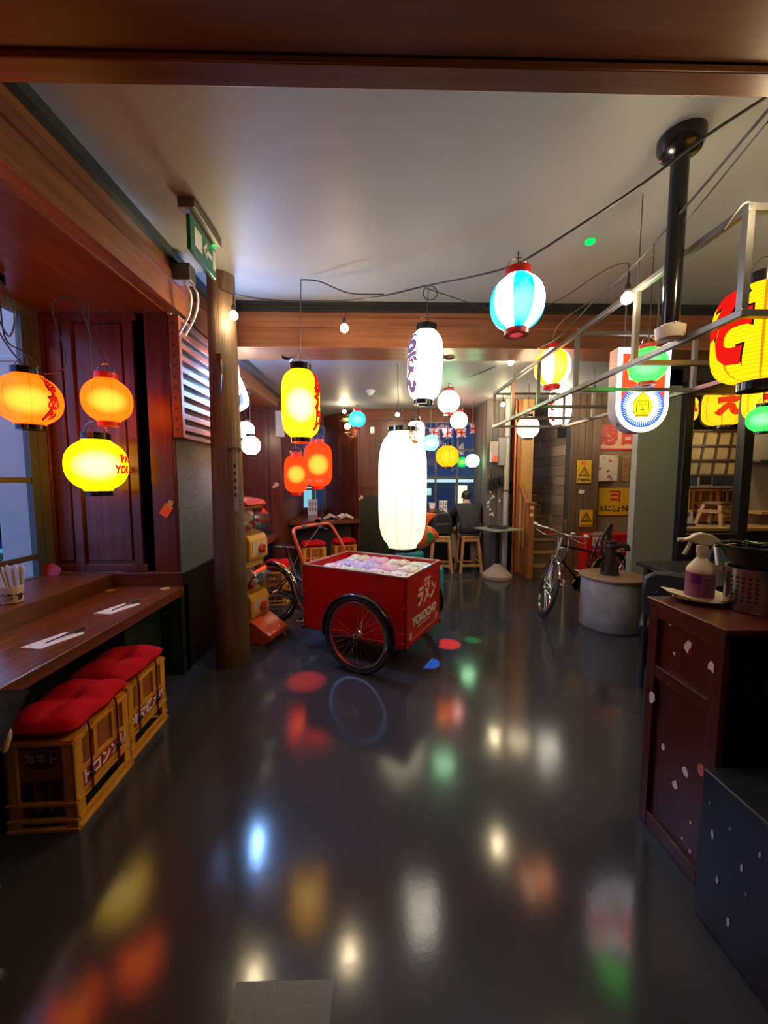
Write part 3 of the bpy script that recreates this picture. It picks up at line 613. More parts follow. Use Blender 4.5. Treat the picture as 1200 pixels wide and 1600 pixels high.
MB().tube(smooth_path([(.05, -.14, .20), (.05, -.02, .18), (.05, -.06, .03), (.05, -.14, .06), (.05, -.14, .20)]), .014, 8).build('pink_tube', emit('neon_pink', (1, .3, .32), 14), ns)
st = thing('strip_sign', 'narrow grey strip sign with black marks on the timber post', 'sign', (-1.155, 3.20, 1.34))
MB().box(-.018, .012, -.008, .0, 0, .74).build('board', plain('strip_grey', (.32, .29, .25), .5), st)
text('営業中', .04, .002, .0005, T(-.003, -.0095, .5) @ STAND).build('lettering', M_ink, st)
mb = MB()
for k in range(5): mb.box(-.012, .006, -.0095, -.008, .12 + k * .06, .15 + k * .06)
mb.build('marks', M_ink, st)

# ------------------------------------------------------------------ window counters and what lies on them
ct = thing('window_counter', 'long glossy reddish wooden counter along the left window', 'counter', (-1.53, 0, 0))
MB().box(-.56, 0, -2.0, 3.03, .69, .757).build('top', M_count, ct, bevel=.005)
MB().box(-.54, -.2, 2.60, 3.03, .0, .69).build('end_support', M_green, ct)
MB().box(-.56, -.48, -2.0, 2.6, 0, .69).build('back_board', M_black, ct)
ct2 = thing('window_counter', 'counter in the second bay behind the timber post', 'counter', (-1.53, 5.2, 0))
MB().box(-1.05, 0, -.95, .88, .69, .757).build('top', M_count, ct2, bevel=.005)
MB().box(-1.0, -.3, .6, .88, 0, .69).build('end_support', M_green, ct2)
ct3 = thing('window_counter', 'short counter under the corner window behind the tricycle', 'counter', (0, 0, 0))
MB().prism([(-1.58, 6.95), (-.30, 7.28), (-.30, 7.46), (-.40, 7.50), (-1.12, 8.35), (-1.58, 8.35)], .78, .85).build('top', M_count, ct3, bevel=.005)
MB().prism([(-1.58, 7.5), (-.5, 7.55), (-1.12, 8.3), (-1.58, 8.3)], .0, .78).build('back_board', M_green, ct3)
ct4 = thing('window_counter', 'dark wooden counter under the back window where the person sits', 'counter', (0, 0, 0))
MB().box(.55, 1.86, 6.98, 7.43, .95, 1.0).build('top', M_count, ct4, bevel=.004)
MB().box(.62, 1.84, 7.3, 7.42, 0, .95).build('back_board', M_black, ct4)
for (x, y, rz, lab) in ((-1.70, 2.0, R(-4), 'white folded menu card with black pen, nearer one on the left counter'), (-1.70, 2.5, R(-2), 'white folded menu card with black pen, farther one on the left counter')):
    t = thing('menu_card', lab, 'menu card', (x, y, .757), rz)
    MB().prism([(-.085, -.10), (.03, -.11), (.09, .09), (.06, .11), (.045, .085), (-.03, .10)], .001, .004).build('card', M_white, t)
    MB().tube([(-.0, -.05, .008), (.02, .03, .012), (.055, .13, .02)], [.003, .004, .011], 8).build('pen', M_ink, t)
for (x, y, m, lab) in ((-1.64, 2.96, plain('coaster_yellow', (.6, .45, .15), .6), 'round yellowish coaster at the end of the left counter'), (-2.03, 2.92, plain('coaster_brown', (.3, .1, .06), .6), 'round reddish brown coaster in the corner of the left counter')):
    tag(MB().lathe([(.035, 0), (.035, .005)], 20).build('coaster', m, loc=(x, y, .757)), lab, 'coaster')
cup = thing('chopstick_cup', 'white labelled cup of folded napkins on the left window sill', 'cup', (-2.20, 2.31, .865))
MB().lathe([(.045, 0), (.055, .005), (.062, .105), (.058, .105), (.05, .01)], 24, cap=False).disc(.05, .004).build('cup', M_cream, cup)
text('麺あす', .045, .002, .001, rotz(R(38)) @ T(0, -.059, .04) @ STAND).build('lettering', M_ink, cup)
for k in range(5):
    a = -1 + .45 * k; MB().prism([(-.028, 0), (.028, 0), (.02, .17), (0, .19), (-.03, .165)], -.003, .003, T(.022 * math.sin(a * 2), .012 * k - .025, .04) @ roty(a * .22) @ STAND).build('napkin', M_white, cup)
tag(MB().lathe([(.09, 0), (.09, .004)], 24, rotx(R(78)) @ Matrix.Diagonal((1, .6, 1, 1))).build('sticker', M_redl, loc=(-2.53, 2.98, .90)), 'red half round sticker at the foot of the left window', 'sticker')
tg = thing('paper_tag', 'small red and yellow paper tag stuck on the bay jamb', 'tag', (-1.66, 3.065, 1.36))
MB().box(-.035, .035, -.004, 0, -.05, .05, roty(R(35))).build('red_slip', emit('tag_red', (.7, .06, .02), .25), tg)
MB().box(-.02, .02, -.006, -.002, -.03, .03, T(.035, 0, .05) @ roty(R(20))).build('yellow_slip', plain('slip_yel', (.6, .4, .1), .6), tg)

# ------------------------------------------------------------------ beer crate stools with cushions
def crate(label, x, y, rz, txt, group=None):
    t = thing('beer_crate', label, 'crate', (x, y, 0), rz, group); w, d, h = .15, .205, .43
    mb = MB()
    for sx in (-1, 1):
        for sy in (-1, 1):
            x0, x1 = sorted((sx * w, sx * (w - .012))); y0, y1 = sorted((sy * d, sy * (d - .055))); mb.box(x0, x1, y0, y1, 0, h)
            x0, x1 = sorted((sx * w, sx * (w - .05))); y0, y1 = sorted((sy * d, sy * (d - .012))); mb.box(x0, x1, y0, y1, 0, h)
    for z, e in ((0, .008), (.045, .006), (.125, .006), (h - .02, .004)):
        mb.box(-w - e, w + e, -d - e, -d + .012, z, z + .012); mb.box(-w - e, w + e, d - .012, d + e, z, z + .012)
        mb.box(-w - e, -w + .012, -d, d, z, z + .012); mb.box(w - .012, w + e, -d, d, z, z + .012)
    mb.box(w - .01, w + .002, -d, d, .0, .03); mb.box(-w - .002, -w + .01, -d, d, .0, .03)
    for y_ in (-.075, .06): mb.box(w - .008, w + .001, y_, y_ + .022, .26, h); mb.box(-w - .001, -w + .008, y_, y_ + .022, .26, h)
    mb.box(w - .01, w + .001, -d, d, .245, .265); mb.box(w - .01, w + .001, -d, d, .15, .17)
    mb.box(-w, -w + .01, -d, d, .15, .265); mb.box(-w + .005, w - .005, -d + .005, d - .005, h - .012, h - .002)
    mb.build('frame', M_yel, t)
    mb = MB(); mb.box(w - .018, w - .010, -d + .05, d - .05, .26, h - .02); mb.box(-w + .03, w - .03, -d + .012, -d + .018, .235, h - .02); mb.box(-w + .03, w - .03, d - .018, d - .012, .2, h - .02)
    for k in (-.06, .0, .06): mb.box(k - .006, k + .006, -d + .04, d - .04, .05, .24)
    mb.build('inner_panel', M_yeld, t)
    lb = MB().box(w - .006, w + .003, -d + .05, d - .05, .17, .245).build('label', M_redl, t)
    text(txt, .072, .003, .0006, T(w + .0036, .0, .207) @ rotz(PI / 2) @ STAND, sx=.95).build('lettering', M_white, lb)
    em = MB().disc(.075, 0, 28, T(0, -d + .011, .335) @ STAND, 1, .58).build('emblem', plain('emblem_maroon', (.12, .015, .01), .5), t)
    text('カネト', .05, .003, .0006, T(0, -d + .0104, .34) @ STAND).build('lettering', plain('emblem_gold', (.55, .3, .1), .5), em)
    return t
def cushion(label, x, y, rz, z=.43, seed=0, group=None):
    t = thing('seat_cushion', label, 'cushion', (x, y, z), rz, group); rnd = random.Random(seed)
    n = 22; w, d = .17, .215; vs, fs = [], []
    for sgn in (1, -1):
        for i in range(n + 1):
            for j in range(n + 1):
                u, v = -1 + 2 * i / n, -1 + 2 * j / n
                e = max(0, (1 - abs(u) ** 3.2)) ** .45 * max(0, (1 - abs(v) ** 3.2)) ** .45
                tuft = 1 - .42 * math.exp(-((u / .22) ** 2)) * (.3 + .7 * math.exp(-((v / .5) ** 2))) - .42 * math.exp(-((v / .16) ** 2))
                zz = .052 + (.062 * e * tuft + .008 * math.sin(5 * u + seed) * math.sin(4 * v + 1) * e if sgn > 0 else -.05 * e)
                k = 1 - .05 * (abs(u * v)) ** 2
                vs.append((u * w * k + .006 * math.sin(7 * v + seed), v * d * k, zz))
    N = (n + 1) ** 2
    for s in (0, 1):
        for i in range(n):
            for j in range(n):
                a = s * N + i * (n + 1) + j; fs.append((a, a + 1, a + n + 2, a + n + 1))
    MB().add(vs, fs).build('pad', M_cush, t, ang=80)
    for sy in (-.5, .42):
        MB().tube(smooth_path([(.150, sy * d, .05), (.166, sy * d, .0), (.164, sy * d + .004, -.2), (.166, sy * d, -.30)]), .005, 6).build('tie', plain('tie_red', (.16, .004, .006), .7), t)
        MB().ball((.168, sy * d, -.225), .013, 10, 7).build('knot', M_rubber, t)
    return t
crate('yellow beer crate stool nearest, with maroon oval emblem facing out', -1.525, 1.865, R(2), 'トコンソリ'); cushion('plump red cushion on the nearest yellow crate', -1.53, 1.86, R(2), seed=1)
crate('yellow beer crate stool behind the nearest one under the left counter', -1.56, 2.295, R(2), 'キマ区メハ'); cushion('plump red cushion on the second yellow crate under the left counter', -1.565, 2.29, R(2), seed=4)
crate('yellow crate stool behind the capsule machine and saddle', -1.32, 5.05, R(4), 'トコソ'); cushion('red cushion on the crate stool behind the bicycle saddle', -1.32, 5.05, R(4), seed=2)
crate('yellow crate stool left of two behind the orange handlebar', -1.12, 6.75, R(-70), 'トコソ'); cushion('flat red cushion on the left crate behind the orange handlebar', -1.12, 6.75, R(-70), seed=3)
crate('yellow crate stool right of two behind the orange handlebar', -.60, 7.02, R(-72), 'トコソ'); cushion('flat red cushion on the right crate behind the orange handlebar', -.60, 7.02, R(-72), seed=5)

# ------------------------------------------------------------------ capsule machine
cm = thing('capsule_machine', 'yellow two tier capsule toy machine with red top beside the post', 'vending machine', (-1.32, 3.86, 0), R(-16))
M_cy = plain('machine_yellow', (.66, .33, .015), .3); M_co = plain('machine_orange', (.62, .08, .012), .25)
# local +x is the front, y across
MB().prism([(-.2, 0), (.30, 0), (.36, .06), (.36, .10), (.16, .23), (-.2, .23)], -.17, .17, STAND).build('base', M_co, cm, bevel=.012)
for z in (.22, .80):
    MB().prism([(-.18, 0), (.12, 0), (.16, .03), (.16, .20), (.13, .26), (.0, .30), (-.1, .33), (-.18, .33)], -.155, .155, T(0, 0, z) @ STAND).build('lower_housing', M_cy, cm, bevel=.012)
    MB().prism([(-.18, 0), (-.05, 0), (-.04, .17), (.0, .205), (.10, .205), (.11, .27), (-.18, .27)], -.155, .155, T(0, 0, z + .31) @ STAND).build('hood', M_cy, cm, bevel=.008)
    MB().box(-.05, -.035, -.145, .145, z + .3, z + .48).build('liner', M_co, cm)
    dome = MB().prism([(-.1, .31), (.08, .27), (.17, .28), (.21, .36), (.2, .46), (.12, .53), (.02, .545), (-.1, .54)], -.14, .14, T(0, 0, z) @ STAND).build('clear_dome', clear('dome_plastic', (.80, .78, .74), 1.1, .12), cm, bevel=.015)
    rnd = random.Random(int(z * 10)); cols = ['cap_red', 'cap_green', 'cap_white', 'cap_orange', 'cap_brown']
    cc = [(.5, .02, .02), (.03, .25, .06), (.7, .7, .7), (.7, .25, .03), (.2, .08, .04)]
    for k in range(9):
        i = rnd.randrange(5)
        MB().ball((.0 + .055 * (k % 3), -.09 + .075 * ((k // 3) % 3), z + .345 + .02 * (k % 2)), .032, 12, 8).build('capsule', plain(cols[i], cc[i], .3), cm)
    MB().box(.02, .025, -.11, .11, z + .33, z + .50, T(0, 0, 0)).build('insert_card', plain('insert_card', (.55, .42, .36), .5, var=.6, scale=40), cm)
    MB().box(.161, .166, -.12, .12, z + .06, z + .2).build('card', plain('machine_card', (.6, .45, .30), .5), cm)
    MB().lathe([(.045, 0), (.045, .025), (.02, .04)], 20, T(.165, .02, z + .12) @ roty(PI / 2)).box(.19, .215, .01, .03, z + .08, z + .16).build('crank', M_co, cm)
MB().prism([(-.19, 1.36), (.13, 1.345), (.16, 1.36), (.12, 1.40), (-.06, 1.43), (-.19, 1.42)], -.165, .165, STAND).build('top_lid', plain('lid_red', (.55, .05, .03), .22), cm, bevel=.012)

# ------------------------------------------------------------------ wheels and cycles
def wheel(parent, r, M, name='wheel', tire=.02, wall=None):
    w = MB(); w.tube([(r * .985 * math.cos(2 * PI * k / 40), r * .985 * math.sin(2 * PI * k / 40), 0) for k in range(40)], tire, 8, M @ T(0, 0, 0), closed=True)
    o = w.build(name, M_rubber, parent)
    mb = MB(); rr = r - tire * 1.6
    mb.lathe([(rr - .014, -.012), (rr + .004, -.014), (rr + .004, .014), (rr - .014, .012), (rr - .014, -.012)], 40, M, cap=False); mb.build('rim', M_chrome, o)
    mb = MB()
    for k in range(28):
        a = 2 * PI * k / 28; b = a + (.5 if k % 2 else -.5); z = .03 if k % 4 < 2 else -.03
        mb.tube([(.025 * math.cos(b), .025 * math.sin(b), z), ((rr - .012) * math.cos(a), (rr - .012) * math.sin(a), 0)], .0012, 4, M, cap=False)
    mb.build('spokes', M_chrome, o)
    MB().lathe([(.012, -.05), (.024, -.038), (.018, -.03), (.016, .03), (.024, .038), (.012, .05)], 16, M).build('hub', M_chrome, o)
    return o
def arc(r, a0, a1, n=20): return [(r * math.cos(R(a0 + (a1 - a0) * k / n)), r * math.sin(R(a0 + (a1 - a0) * k / n)), 0) for k in range(n + 1)]
def fender(parent, r, a0, a1, M, m, w=.032, name='fender'):
    mb = MB(); n = 22; vs = []; prof = [(-w, -.012), (-w * .6, .004), (0, .009), (w * .6, .004), (w, -.012)]
    for k in range(n + 1):
        a = R(a0 + (a1 - a0) * k / n); vs += [((r + h) * math.cos(a), (r + h) * math.sin(a), z) for z, h in prof]
    fs = [(k * 5 + j, k * 5 + j + 1, (k + 1) * 5 + j + 1, (k + 1) * 5 + j) for k in range(n) for j in range(4)]
    o = mb.add(vs, fs, M).build(name, m, parent); sm = o.modifiers.new('solid', 'SOLIDIFY'); sm.thickness = .003
    return o
def pedal(parent, c):
    p = MB().box(c[0] - .04, c[0] + .04, c[1] - .045, c[1] + .045, c[2] - .012, c[2] + .012)
    return p.build('pedal', M_chrome, parent, bevel=.004)
def saddle(parent, c, m, rz=0):
    mb = MB(); n = 14; vs, fs = [], []
    for i in range(n + 1):
        u = i / n; x = -.12 + .26 * u; hw = .095 * (1 - u) ** .8 + .02 + .01 * math.sin(u * PI) ; zt = .03 * (1 - abs(2 * u - .8) ** 2 * .4)
        if i == 0: hw *= .75
        for j in range(9):
            a = PI * j / 8; vs.append((x, hw * math.cos(a), zt * math.sin(a) ** .6))
    for i in range(n):
        for j in range(8): a = i * 9 + j; fs.append((a, a + 1, a + 10, a + 9))
    fs.append(tuple(range(9))); fs.append(tuple(n * 9 + j for j in range(8, -1, -1)))
    fs += [(i * 9, (i + 1) * 9, (i + 1) * 9 + 8, i * 9 + 8) for i in range(n)]
    return mb.add(vs, fs, T(*c) @ rotz(rz)).build('saddle', m, parent, ang=60)
SIDE = rotx(PI / 2)                           # wheel disc into the x,z plane
ck = thing('cargo_tricycle', 'red box cargo tricycle with YOKOCHO lettering in the middle of the floor', 'tricycle', (.245, 3.064, 0), math.atan2(-.492, .87))
BXL, BYW, Z0, Z1 = 1.08, .78, .20, .80
bx_ = MB().box(-BXL, -.0, 0, .014, Z0, Z1).box(-BXL, 0, BYW - .014, BYW, Z0, Z1).box(-BXL, -BXL + .014, 0, BYW, Z0, Z1).box(-.014, .0, 0, BYW, Z0, Z1).box(-BXL, 0, 0, BYW, Z0, Z0 + .014).build('box', M_redp, ck)
MB().box(-BXL - .004, .004, -.004, .016, Z1, Z1 + .012).box(-BXL - .004, .004, BYW - .016, BYW + .004, Z1, Z1 + .012).box(-BXL - .004, -BXL + .016, 0, BYW, Z1, Z1 + .012).box(-.016, .004, 0, BYW, Z1, Z1 + .012).build('edge_trim', plain('trim_alu', (.5, .38, .30), .35, .6), bx_)
MB().box(-BXL + .014, -.014, .014, BYW - .014, Z1 - .09, Z1 - .075).build('inner_board', M_tan, bx_)
for (x, y) in ((0, 0), (0, BYW), (-BXL, 0)): MB().box(x - .018, x + .012, y - .012, y + .012, Z0 - .012, Z0 + .012).build('corner_foot', M_black, bx_)
mb = MB()
for z in (.25, .33, .55, .70):
    for x in (-BXL + .012, -.03): mb.ball((x, -.003, z), .006, 8, 5)
mb.build('screws', plain('screw_red', (.6, .2, .18), .35, .4), bx_)['kind'] = 'stuff'
fm = rotz(PI / 2) @ STAND                      # page on the front face
def front(x, z): return T(.002, x, z) @ fm
dk = MB().disc(.165, 0, 36, front(.42, .60), 1, 1).build('logo_disc', plain('logo_red', (.75, .016, .016), .35), bx_)
text('ラメン', .19, .006, .0006, front(.425, .565), shear=.25, sx=.80).build('logo_lettering', M_white, dk)
text('横丁', .075, .004, .0006, front(.44, .675), shear=.2).build('logo_small_lettering', M_white, dk)
text('YOKOCHO', .105, .006, .0006, front(.40, .385), sx=1.02).build('lettering', M_white, bx_)
text('ramen noodle yokocho', .03, .0004, .0005, front(.38, .325), sx=1.05).build('small_lettering', M_white, bx_)
MB().box(.0, .0035, .09, .70, .245, .25).build('pin_line', plain('pin_tan', (.6, .25, .12), .5), bx_)
for y in (.075, .675): MB().disc(.034, .002, 24, front(y, .29)).build('round_sticker', plain('sticker_cream', (.65, .5, .25), .5), bx_)
for yy in (-.17, BYW + .17):
    M_ = T(-.37, yy, .318) @ SIDE
    wh = wheel(ck, .312, M_, 'front_wheel', .024)
    fender(ck, .345, -12, 190, M_, M_blkgl, .034)
    MB().tube([(-.36, yy, .318), (-.36, .1 if yy < 0 else BYW - .1, .318)], .014, 8).build('axle', M_chrome, ck)
    MB().tube([(-.37, yy + (.03 if yy < 0 else -.03), .66), (-.37, 0 if yy < 0 else BYW, .65)], .006, 6).build('fender_stay', M_chrome, ck)
yc = BYW / 2
hb = [(-BXL - .02, .03, .50), (-BXL - .02, .03, .80), (-BXL - .13, .05, 1.02), (-BXL - .18, .08, 1.10), (-BXL - .19, .16, 1.125), (-BXL - .19, .60, 1.125), (-BXL - .18, .68, 1.10), (-BXL - .13, .71, 1.02), (-BXL - .02, .73, .80), (-BXL - .02, .73, .50)]
h = MB().tube(smooth_path(hb, 5), .017, 10).build('push_handle', M_orange, ck)
MB().tube([(-BXL - .19, .21, 1.125), (-BXL - .19, .27, 1.125)], .022, 10).build('grip', M_dgrey, h)
MB().lathe([(.038, -.012), (.042, .0), (.035, .022), (.01, .034)], 16, T(-BXL - .20, .5, 1.16)).box(-BXL - .21, -BXL - .18, .47, .53, 1.09, 1.15).build('bell', M_blkgl, h)
MB().tube(smooth_path([(-BXL - .2, .52, 1.1), (-BXL - .22, .62, 1.07), (-BXL - .2, .66, 1.06)]), .006, 6).build('brake_lever', M_chrome, h)
MB().tube(smooth_path([(-BXL - .2, .5, 1.08), (-BXL - .35, .3, .75), (-BXL - .4, .3, .5), (-BXL - .25, .3, .24), (-BXL, .3, .2)]), .004, 6).build('brake_cable', plain('cable_red', (.5, .16, .12), .5), ck)
bb = (-BXL - .31, yc, .29); rw = (-1.84, yc, .33)
MB().tube(smooth_path([(-BXL + .02, yc, .22), (-BXL - .15, yc, .27), bb]), .022, 10).build('main_tube', M_dgrey, ck)
MB().tube([bb, (-BXL - .47, yc, .62), (-BXL - .56, yc, .84)], [.019, .017, .013], 10).build('seat_tube', M_dgrey, ck)
MB().tube(smooth_path([(-BXL + .02, yc, .25), (-BXL - .2, yc, .42), (-BXL - .45, yc, .56)]), .015, 10).build('step_tube', M_dgrey, ck)
for s in (-.06, .06):
    MB().tube([bb, (rw[0], yc + s, rw[2])], .010, 8).tube([(rw[0], yc + s, rw[2]), (-BXL - .46, yc + s * .4, .61)], .009, 8).build('stay', M_dgrey, ck)
wheel(ck, .325, T(*rw) @ SIDE, 'rear_wheel', .024)
fender(ck, .352, 5, 175, T(*rw) @ SIDE, M_chrome, .032, 'rear_fender')
saddle(ck, (-BXL - .58, yc, .86), M_blkgl)
MB().lathe([(.09, -.006), (.09, .006)], 24, T(bb[0], yc - .06, bb[2]) @ SIDE).prism([(-1.86, .36), (bb[0] + .05, .33), (bb[0] + .09, .27), (bb[0], .20), (-1.86, .28)], -.07, -.066, T(0, yc, 0) @ STAND).build('chain_guard', M_dgrey, ck)
MB().tube([(bb[0], yc - .1, bb[2]), (bb[0] + .09, yc - .11, .15)], .008, 6).tube([(bb[0], yc + .1, bb[2]), (bb[0] - .09, yc + .11, .43)], .008, 6).lathe([(.014, -.1), (.014, .1)], 10, T(*bb) @ SIDE).build('crank_arms', M_chrome, ck)
pedal(ck, (bb[0] + .09, yc - .16, .15)); pedal(ck, (bb[0] - .09, yc + .16, .43))
# packets of noodles filling the tricycle box
c0 = Vector((.245, 3.064, 0)); ux = Vector((.87, -.492, 0)); uy = Vector((.492, .87, 0)); RZ = math.atan2(-.492, .87)
pcols = [('pkt_white', (.72, .70, .72)), ('pkt_pink', (.68, .40, .52)), ('pkt_lilac', (.55, .50, .72)), ('pkt_mint', (.60, .68, .55)), ('pkt_cream', (.72, .66, .50))]
desc = ['white', 'pink', 'lilac', 'mint green', 'cream']
spots = [(-.15, .17), (-.15, .40), (-.15, .62), (-.38, .15), (-.38, .38), (-.38, .61), (-.61, .14), (-.61, .37), (-.61, .60), (-.85, .17), (-.85, .40), (-.85, .62)]
row = ['first', 'second', 'third', 'last']; plc = ['near', 'middle', 'far']
rnd = random.Random(3)
for k, (x, y) in enumerate(spots):
    i = [0, 4, 3, 0, 1, 4, 3, 2, 1, 0, 2, 4][k]
    p = c0 + ux * x + uy * y; zt = Z1 - .075 + .018 + .004 * (k % 3)
    t = thing('noodle_packet', '%s noodle packet in the tricycle box, %s side, %s row from its front' % (desc[i], plc[k % 3], row[k // 3]), 'packet', (p.x, p.y, zt + .02), RZ + rnd.uniform(-.25, .25), 'noodle packets in the tricycle box')
    n = 10; vs, fs = [], []; h0 = rnd.uniform(.03, .05)
    for s in (1, -1):
        for a in range(n + 1):
            for b in range(n + 1):
                u, v = -1 + 2 * a / n, -1 + 2 * b / n; e = max(0, (1 - u ** 4)) ** .7 * max(0, (1 - v ** 4)) ** .7
                vs.append((u * .115, v * .105, s * h0 * e * (.75 + .25 * math.sin(5 * u + k) * math.cos(4 * v + k)) if s > 0 else -.028 * e))
    N = (n + 1) ** 2
    fs = [(s * N + a * (n + 1) + b, s * N + a * (n + 1) + b + 1, s * N + (a + 1) * (n + 1) + b + 1, s * N + (a + 1) * (n + 1) + b) for s in (0, 1) for a in range(n) for b in range(n)]
    nm, c = pcols[i]
    tt = MATS.get(nm)
    if tt is None:
        q = NT(nm); v = q.coord(); f = q.noise(v, 26, 3, .7); g = q.noise(v, 60, 2)
        col_ = q.mix(q.math('GREATER_THAN', f, .56), c, [(.55, .12, .25), (.75, .3, .45), (.35, .25, .6), (.3, .5, .35), (.5, .35, .2)][i])
        tt = q.done(q.bsdf(q.mix(q.math('MULTIPLY', q.math('GREATER_THAN', g, .6), .35), col_, (.2, .18, .25)), .25))
    MB().add(vs, fs).build('pouch', tt, t, ang=80)
    for s in (-1, 1): MB().box(s * .113 - .008, s * .113 + .008, -.095, .095, -.002, .002).build('seal', M_white, t)

# old roadster bicycle by the well
bk = thing('bicycle', 'old black roadster bicycle with turned front wheel behind the concrete well', 'bicycle', (2.99, 4.86, 0), R(201))
bk.rotation_euler[0] = R(-5)
WB, r_ = 1.08, .325
wheel(bk, r_, T(0, 0, r_ + .01) @ SIDE, 'rear_wheel', .018)
fender(bk, r_ + .03, -10, 170, T(0, 0, r_ + .01) @ SIDE, M_blkgl, .026, 'rear_fender')
ste = Matrix.Translation((WB - .045, 0, r_)) @ Matrix.Rotation(R(58), 4, Vector((-.235, 0, 1)).normalized()) @ Matrix.Translation((.045, 0, 0))
wheel(bk, r_, ste @ T(0, 0, .01) @ SIDE, 'front_wheel', .018)
fender(bk, r_ + .03, 40, 175, ste @ T(0, 0, .01) @ SIDE, M_chrome, .022, 'front_fender')
M_fk = plain('worn_chrome', (.5, .46, .42), .3, .8)
for s in (-.045, .045): MB().tube([(0, s, .01), (-.03, s * .9, .16), (-.10, s * .7, .37)], [.009, .011, .013], 8, ste).build('fork_blade', M_fk, bk)
MB().tube([(-.10, 0, .36), (-.145, 0, .62)], .019, 10, ste).box(-.13, -.07, -.05, .05, .355, .385, ste).build('head_tube', M_fk, bk)
MB().tube(smooth_path([(-.32, -.30, .66), (-.18, -.29, .68), (-.06, -.20, .70), (-.10, -.05, .67), (-.145, 0, .66), (-.10, .05, .67), (-.06, .20, .70), (-.18, .29, .68), (-.32, .30, .66)]), .011, 8, ste).build('handlebar', M_fk, bk)
for s in (-1, 1): MB().tube([(-.22, s * .295, .675), (-.35, s * .30, .655)], .017, 10, ste).build('grip', M_cream, bk)
for s in (-1, 1): MB().tube(smooth_path([(-.16, s * .06, .64), (-.08, s * .2, .62), (-.2, s * .29, .625)]), .005, 6, ste).tube(smooth_path([(-.1, s * .06, .62), (.02, s * .05, .5), (-.06, s * .05, .36)]), .004, 6, ste).build('brake_rod', M_fk, bk)
MB().lathe([(.022, -.04), (.045, -.02), (.052, .03), (.05, .04)], 18, ste @ T(-.0, .0, .50) @ roty(PI / 2)).build('headlamp_shell', M_fk, bk)
MB().disc(.047, .038, 18, ste @ T(-.0, .0, .50) @ roty(PI / 2)).build('headlamp_lens', plain('lens', (.8, .75, .6), .1), bk)
MB().ball((-.06, .07, .71), .028, 12, 8, (1, 1, .7), ste).build('bell', M_fk, bk)
H1 = Vector((WB - .175, 0, .84)); H2 = Vector((WB - .15, 0, .72)); BBk = Vector((.46, 0, .29)); SEAT = Vector((.28, 0, .86))
for a, b in ((H1, SEAT + Vector((.04, 0, -.16))), (H2, BBk), (BBk, SEAT)): MB().tube([a, b], .014, 10).build('frame_tube', M_blkgl, bk)
for s in (-.055, .055): MB().tube([BBk, (0, s, r_)], .009, 8).tube([(0, s, r_), SEAT + Vector((.04, s * .3, -.16))], .008, 8).build('stay', M_blkgl, bk)
MB().tube([SEAT, SEAT + Vector((-.02, 0, .06))], .012, 8).build('seat_post', M_fk, bk); saddle(bk, SEAT + Vector((-.03, 0, .065)), plain('saddle_leather', (.09, .07, .055), .4))
mb = MB()
for y in (-.06, 0, .06): mb.tube([(.2, y, .70), (-.26, y, .70)], .005, 6)
mb.tube([(-.24, -.06, .7), (0, -.06, r_)], .005, 6).tube([(-.24, .06, .7), (0, .06, r_)], .005, 6).tube([(-.26, -.07, .7), (-.26, .07, .7)], .005, 6)
mb.build('rear_rack', M_fk, bk)
MB().lathe([(.11, -.012), (.11, .012)], 24, T(BBk.x, .05, BBk.z) @ SIDE).prism([(-.06, .26), (-.06, .40), (.5, .39), (.58, .30), (.5, .2)], .045, .06, STAND).build('chain_case', M_blkgl, bk)
MB().tube([(BBk.x, .09, BBk.z), (BBk.x + .1, .10, .16)], .008, 6).tube([(BBk.x, -.09, BBk.z), (BBk.x - .1, -.10, .42)], .008, 6).build('crank_arms', M_fk, bk)
pedal(bk, (BBk.x + .1, .15, .16)); pedal(bk, (BBk.x - .1, -.15, .42))
MB().tube([(.3, .08, .3), (.2, .24, .02)], .008, 6).build('kick_stand', M_fk, bk)
rg = thing('red_flag_card', 'small red card tied to the handlebar of the roadster bicycle', 'card', W(858, 833, 4.5))
MB().prism([(-.06, -.02), (.07, -.035), (.06, .03), (-.05, .03)], -.002, .002, STAND).build('slip', M_redl, rg)

# ------------------------------------------------------------------ concrete well and hand pump
well = thing('concrete_well', 'round concrete well ring with wooden lid on the right of the floor', 'well', (2.575, 4.08, 0))
t = NT('raw_concrete'); v = t.coord(); a = t.noise(v, 5, 5, .65); b = t.noise(v, 70, 2); mc = t.done(t.bsdf(t.ramp(a, [(.3, (.20, .20, .20)), (.7, (.38, .38, .37))]), .7, 0, t.bump(b, .25)))
MB().lathe([(.30, 0), (.305, .01), (.305, .53), (.30, .54)], 48).build('ring', mc, well)
MB().lathe([(.31, .54), (.325, .545), (.325, .565), (.31, .572)], 48).build('lid', wood('lid_wood', (.16, .09, .05), (.34, .21, .12), 0, 14, .55), well)
MB().lathe([(.312, 0), (.312, .018)], 48).build('base_band', M_dgrey, well)
pm = thing('hand_pump', 'cast iron hand pump standing on the lid of the concrete well', 'pump', (2.555, 4.10, .572), R(-12)); pm.scale = (1.15, 1.15, 1.2)
M_iron = plain('cast_iron', (.045, .03, .025), .5, .5, bump=.2, scale=60)
MB().lathe([(.085, 0), (.085, .012), (.07, .02), (.055, .03), (.047, .10), (.052, .105), (.052, .12), (.045, .125), (.043, .25), (.055, .255), (.055, .27), (.048, .28), (.05, .30), (.04, .31)], 24).build('body', M_iron, pm)
for k in range(6):
    a = k * PI / 3; MB().box(.04, .078, -.008, .008, .01, .10, rotz(a)).build('foot_rib', M_iron, pm)
MB().tube(smooth_path([(.04, 0, .26), (.10, 0, .27), (.14, 0, .25), (.145, 0, .22)]), [.03] * 6 + [.028] * 6 + [.026] * 7, 12).build('spout', M_iron, pm)
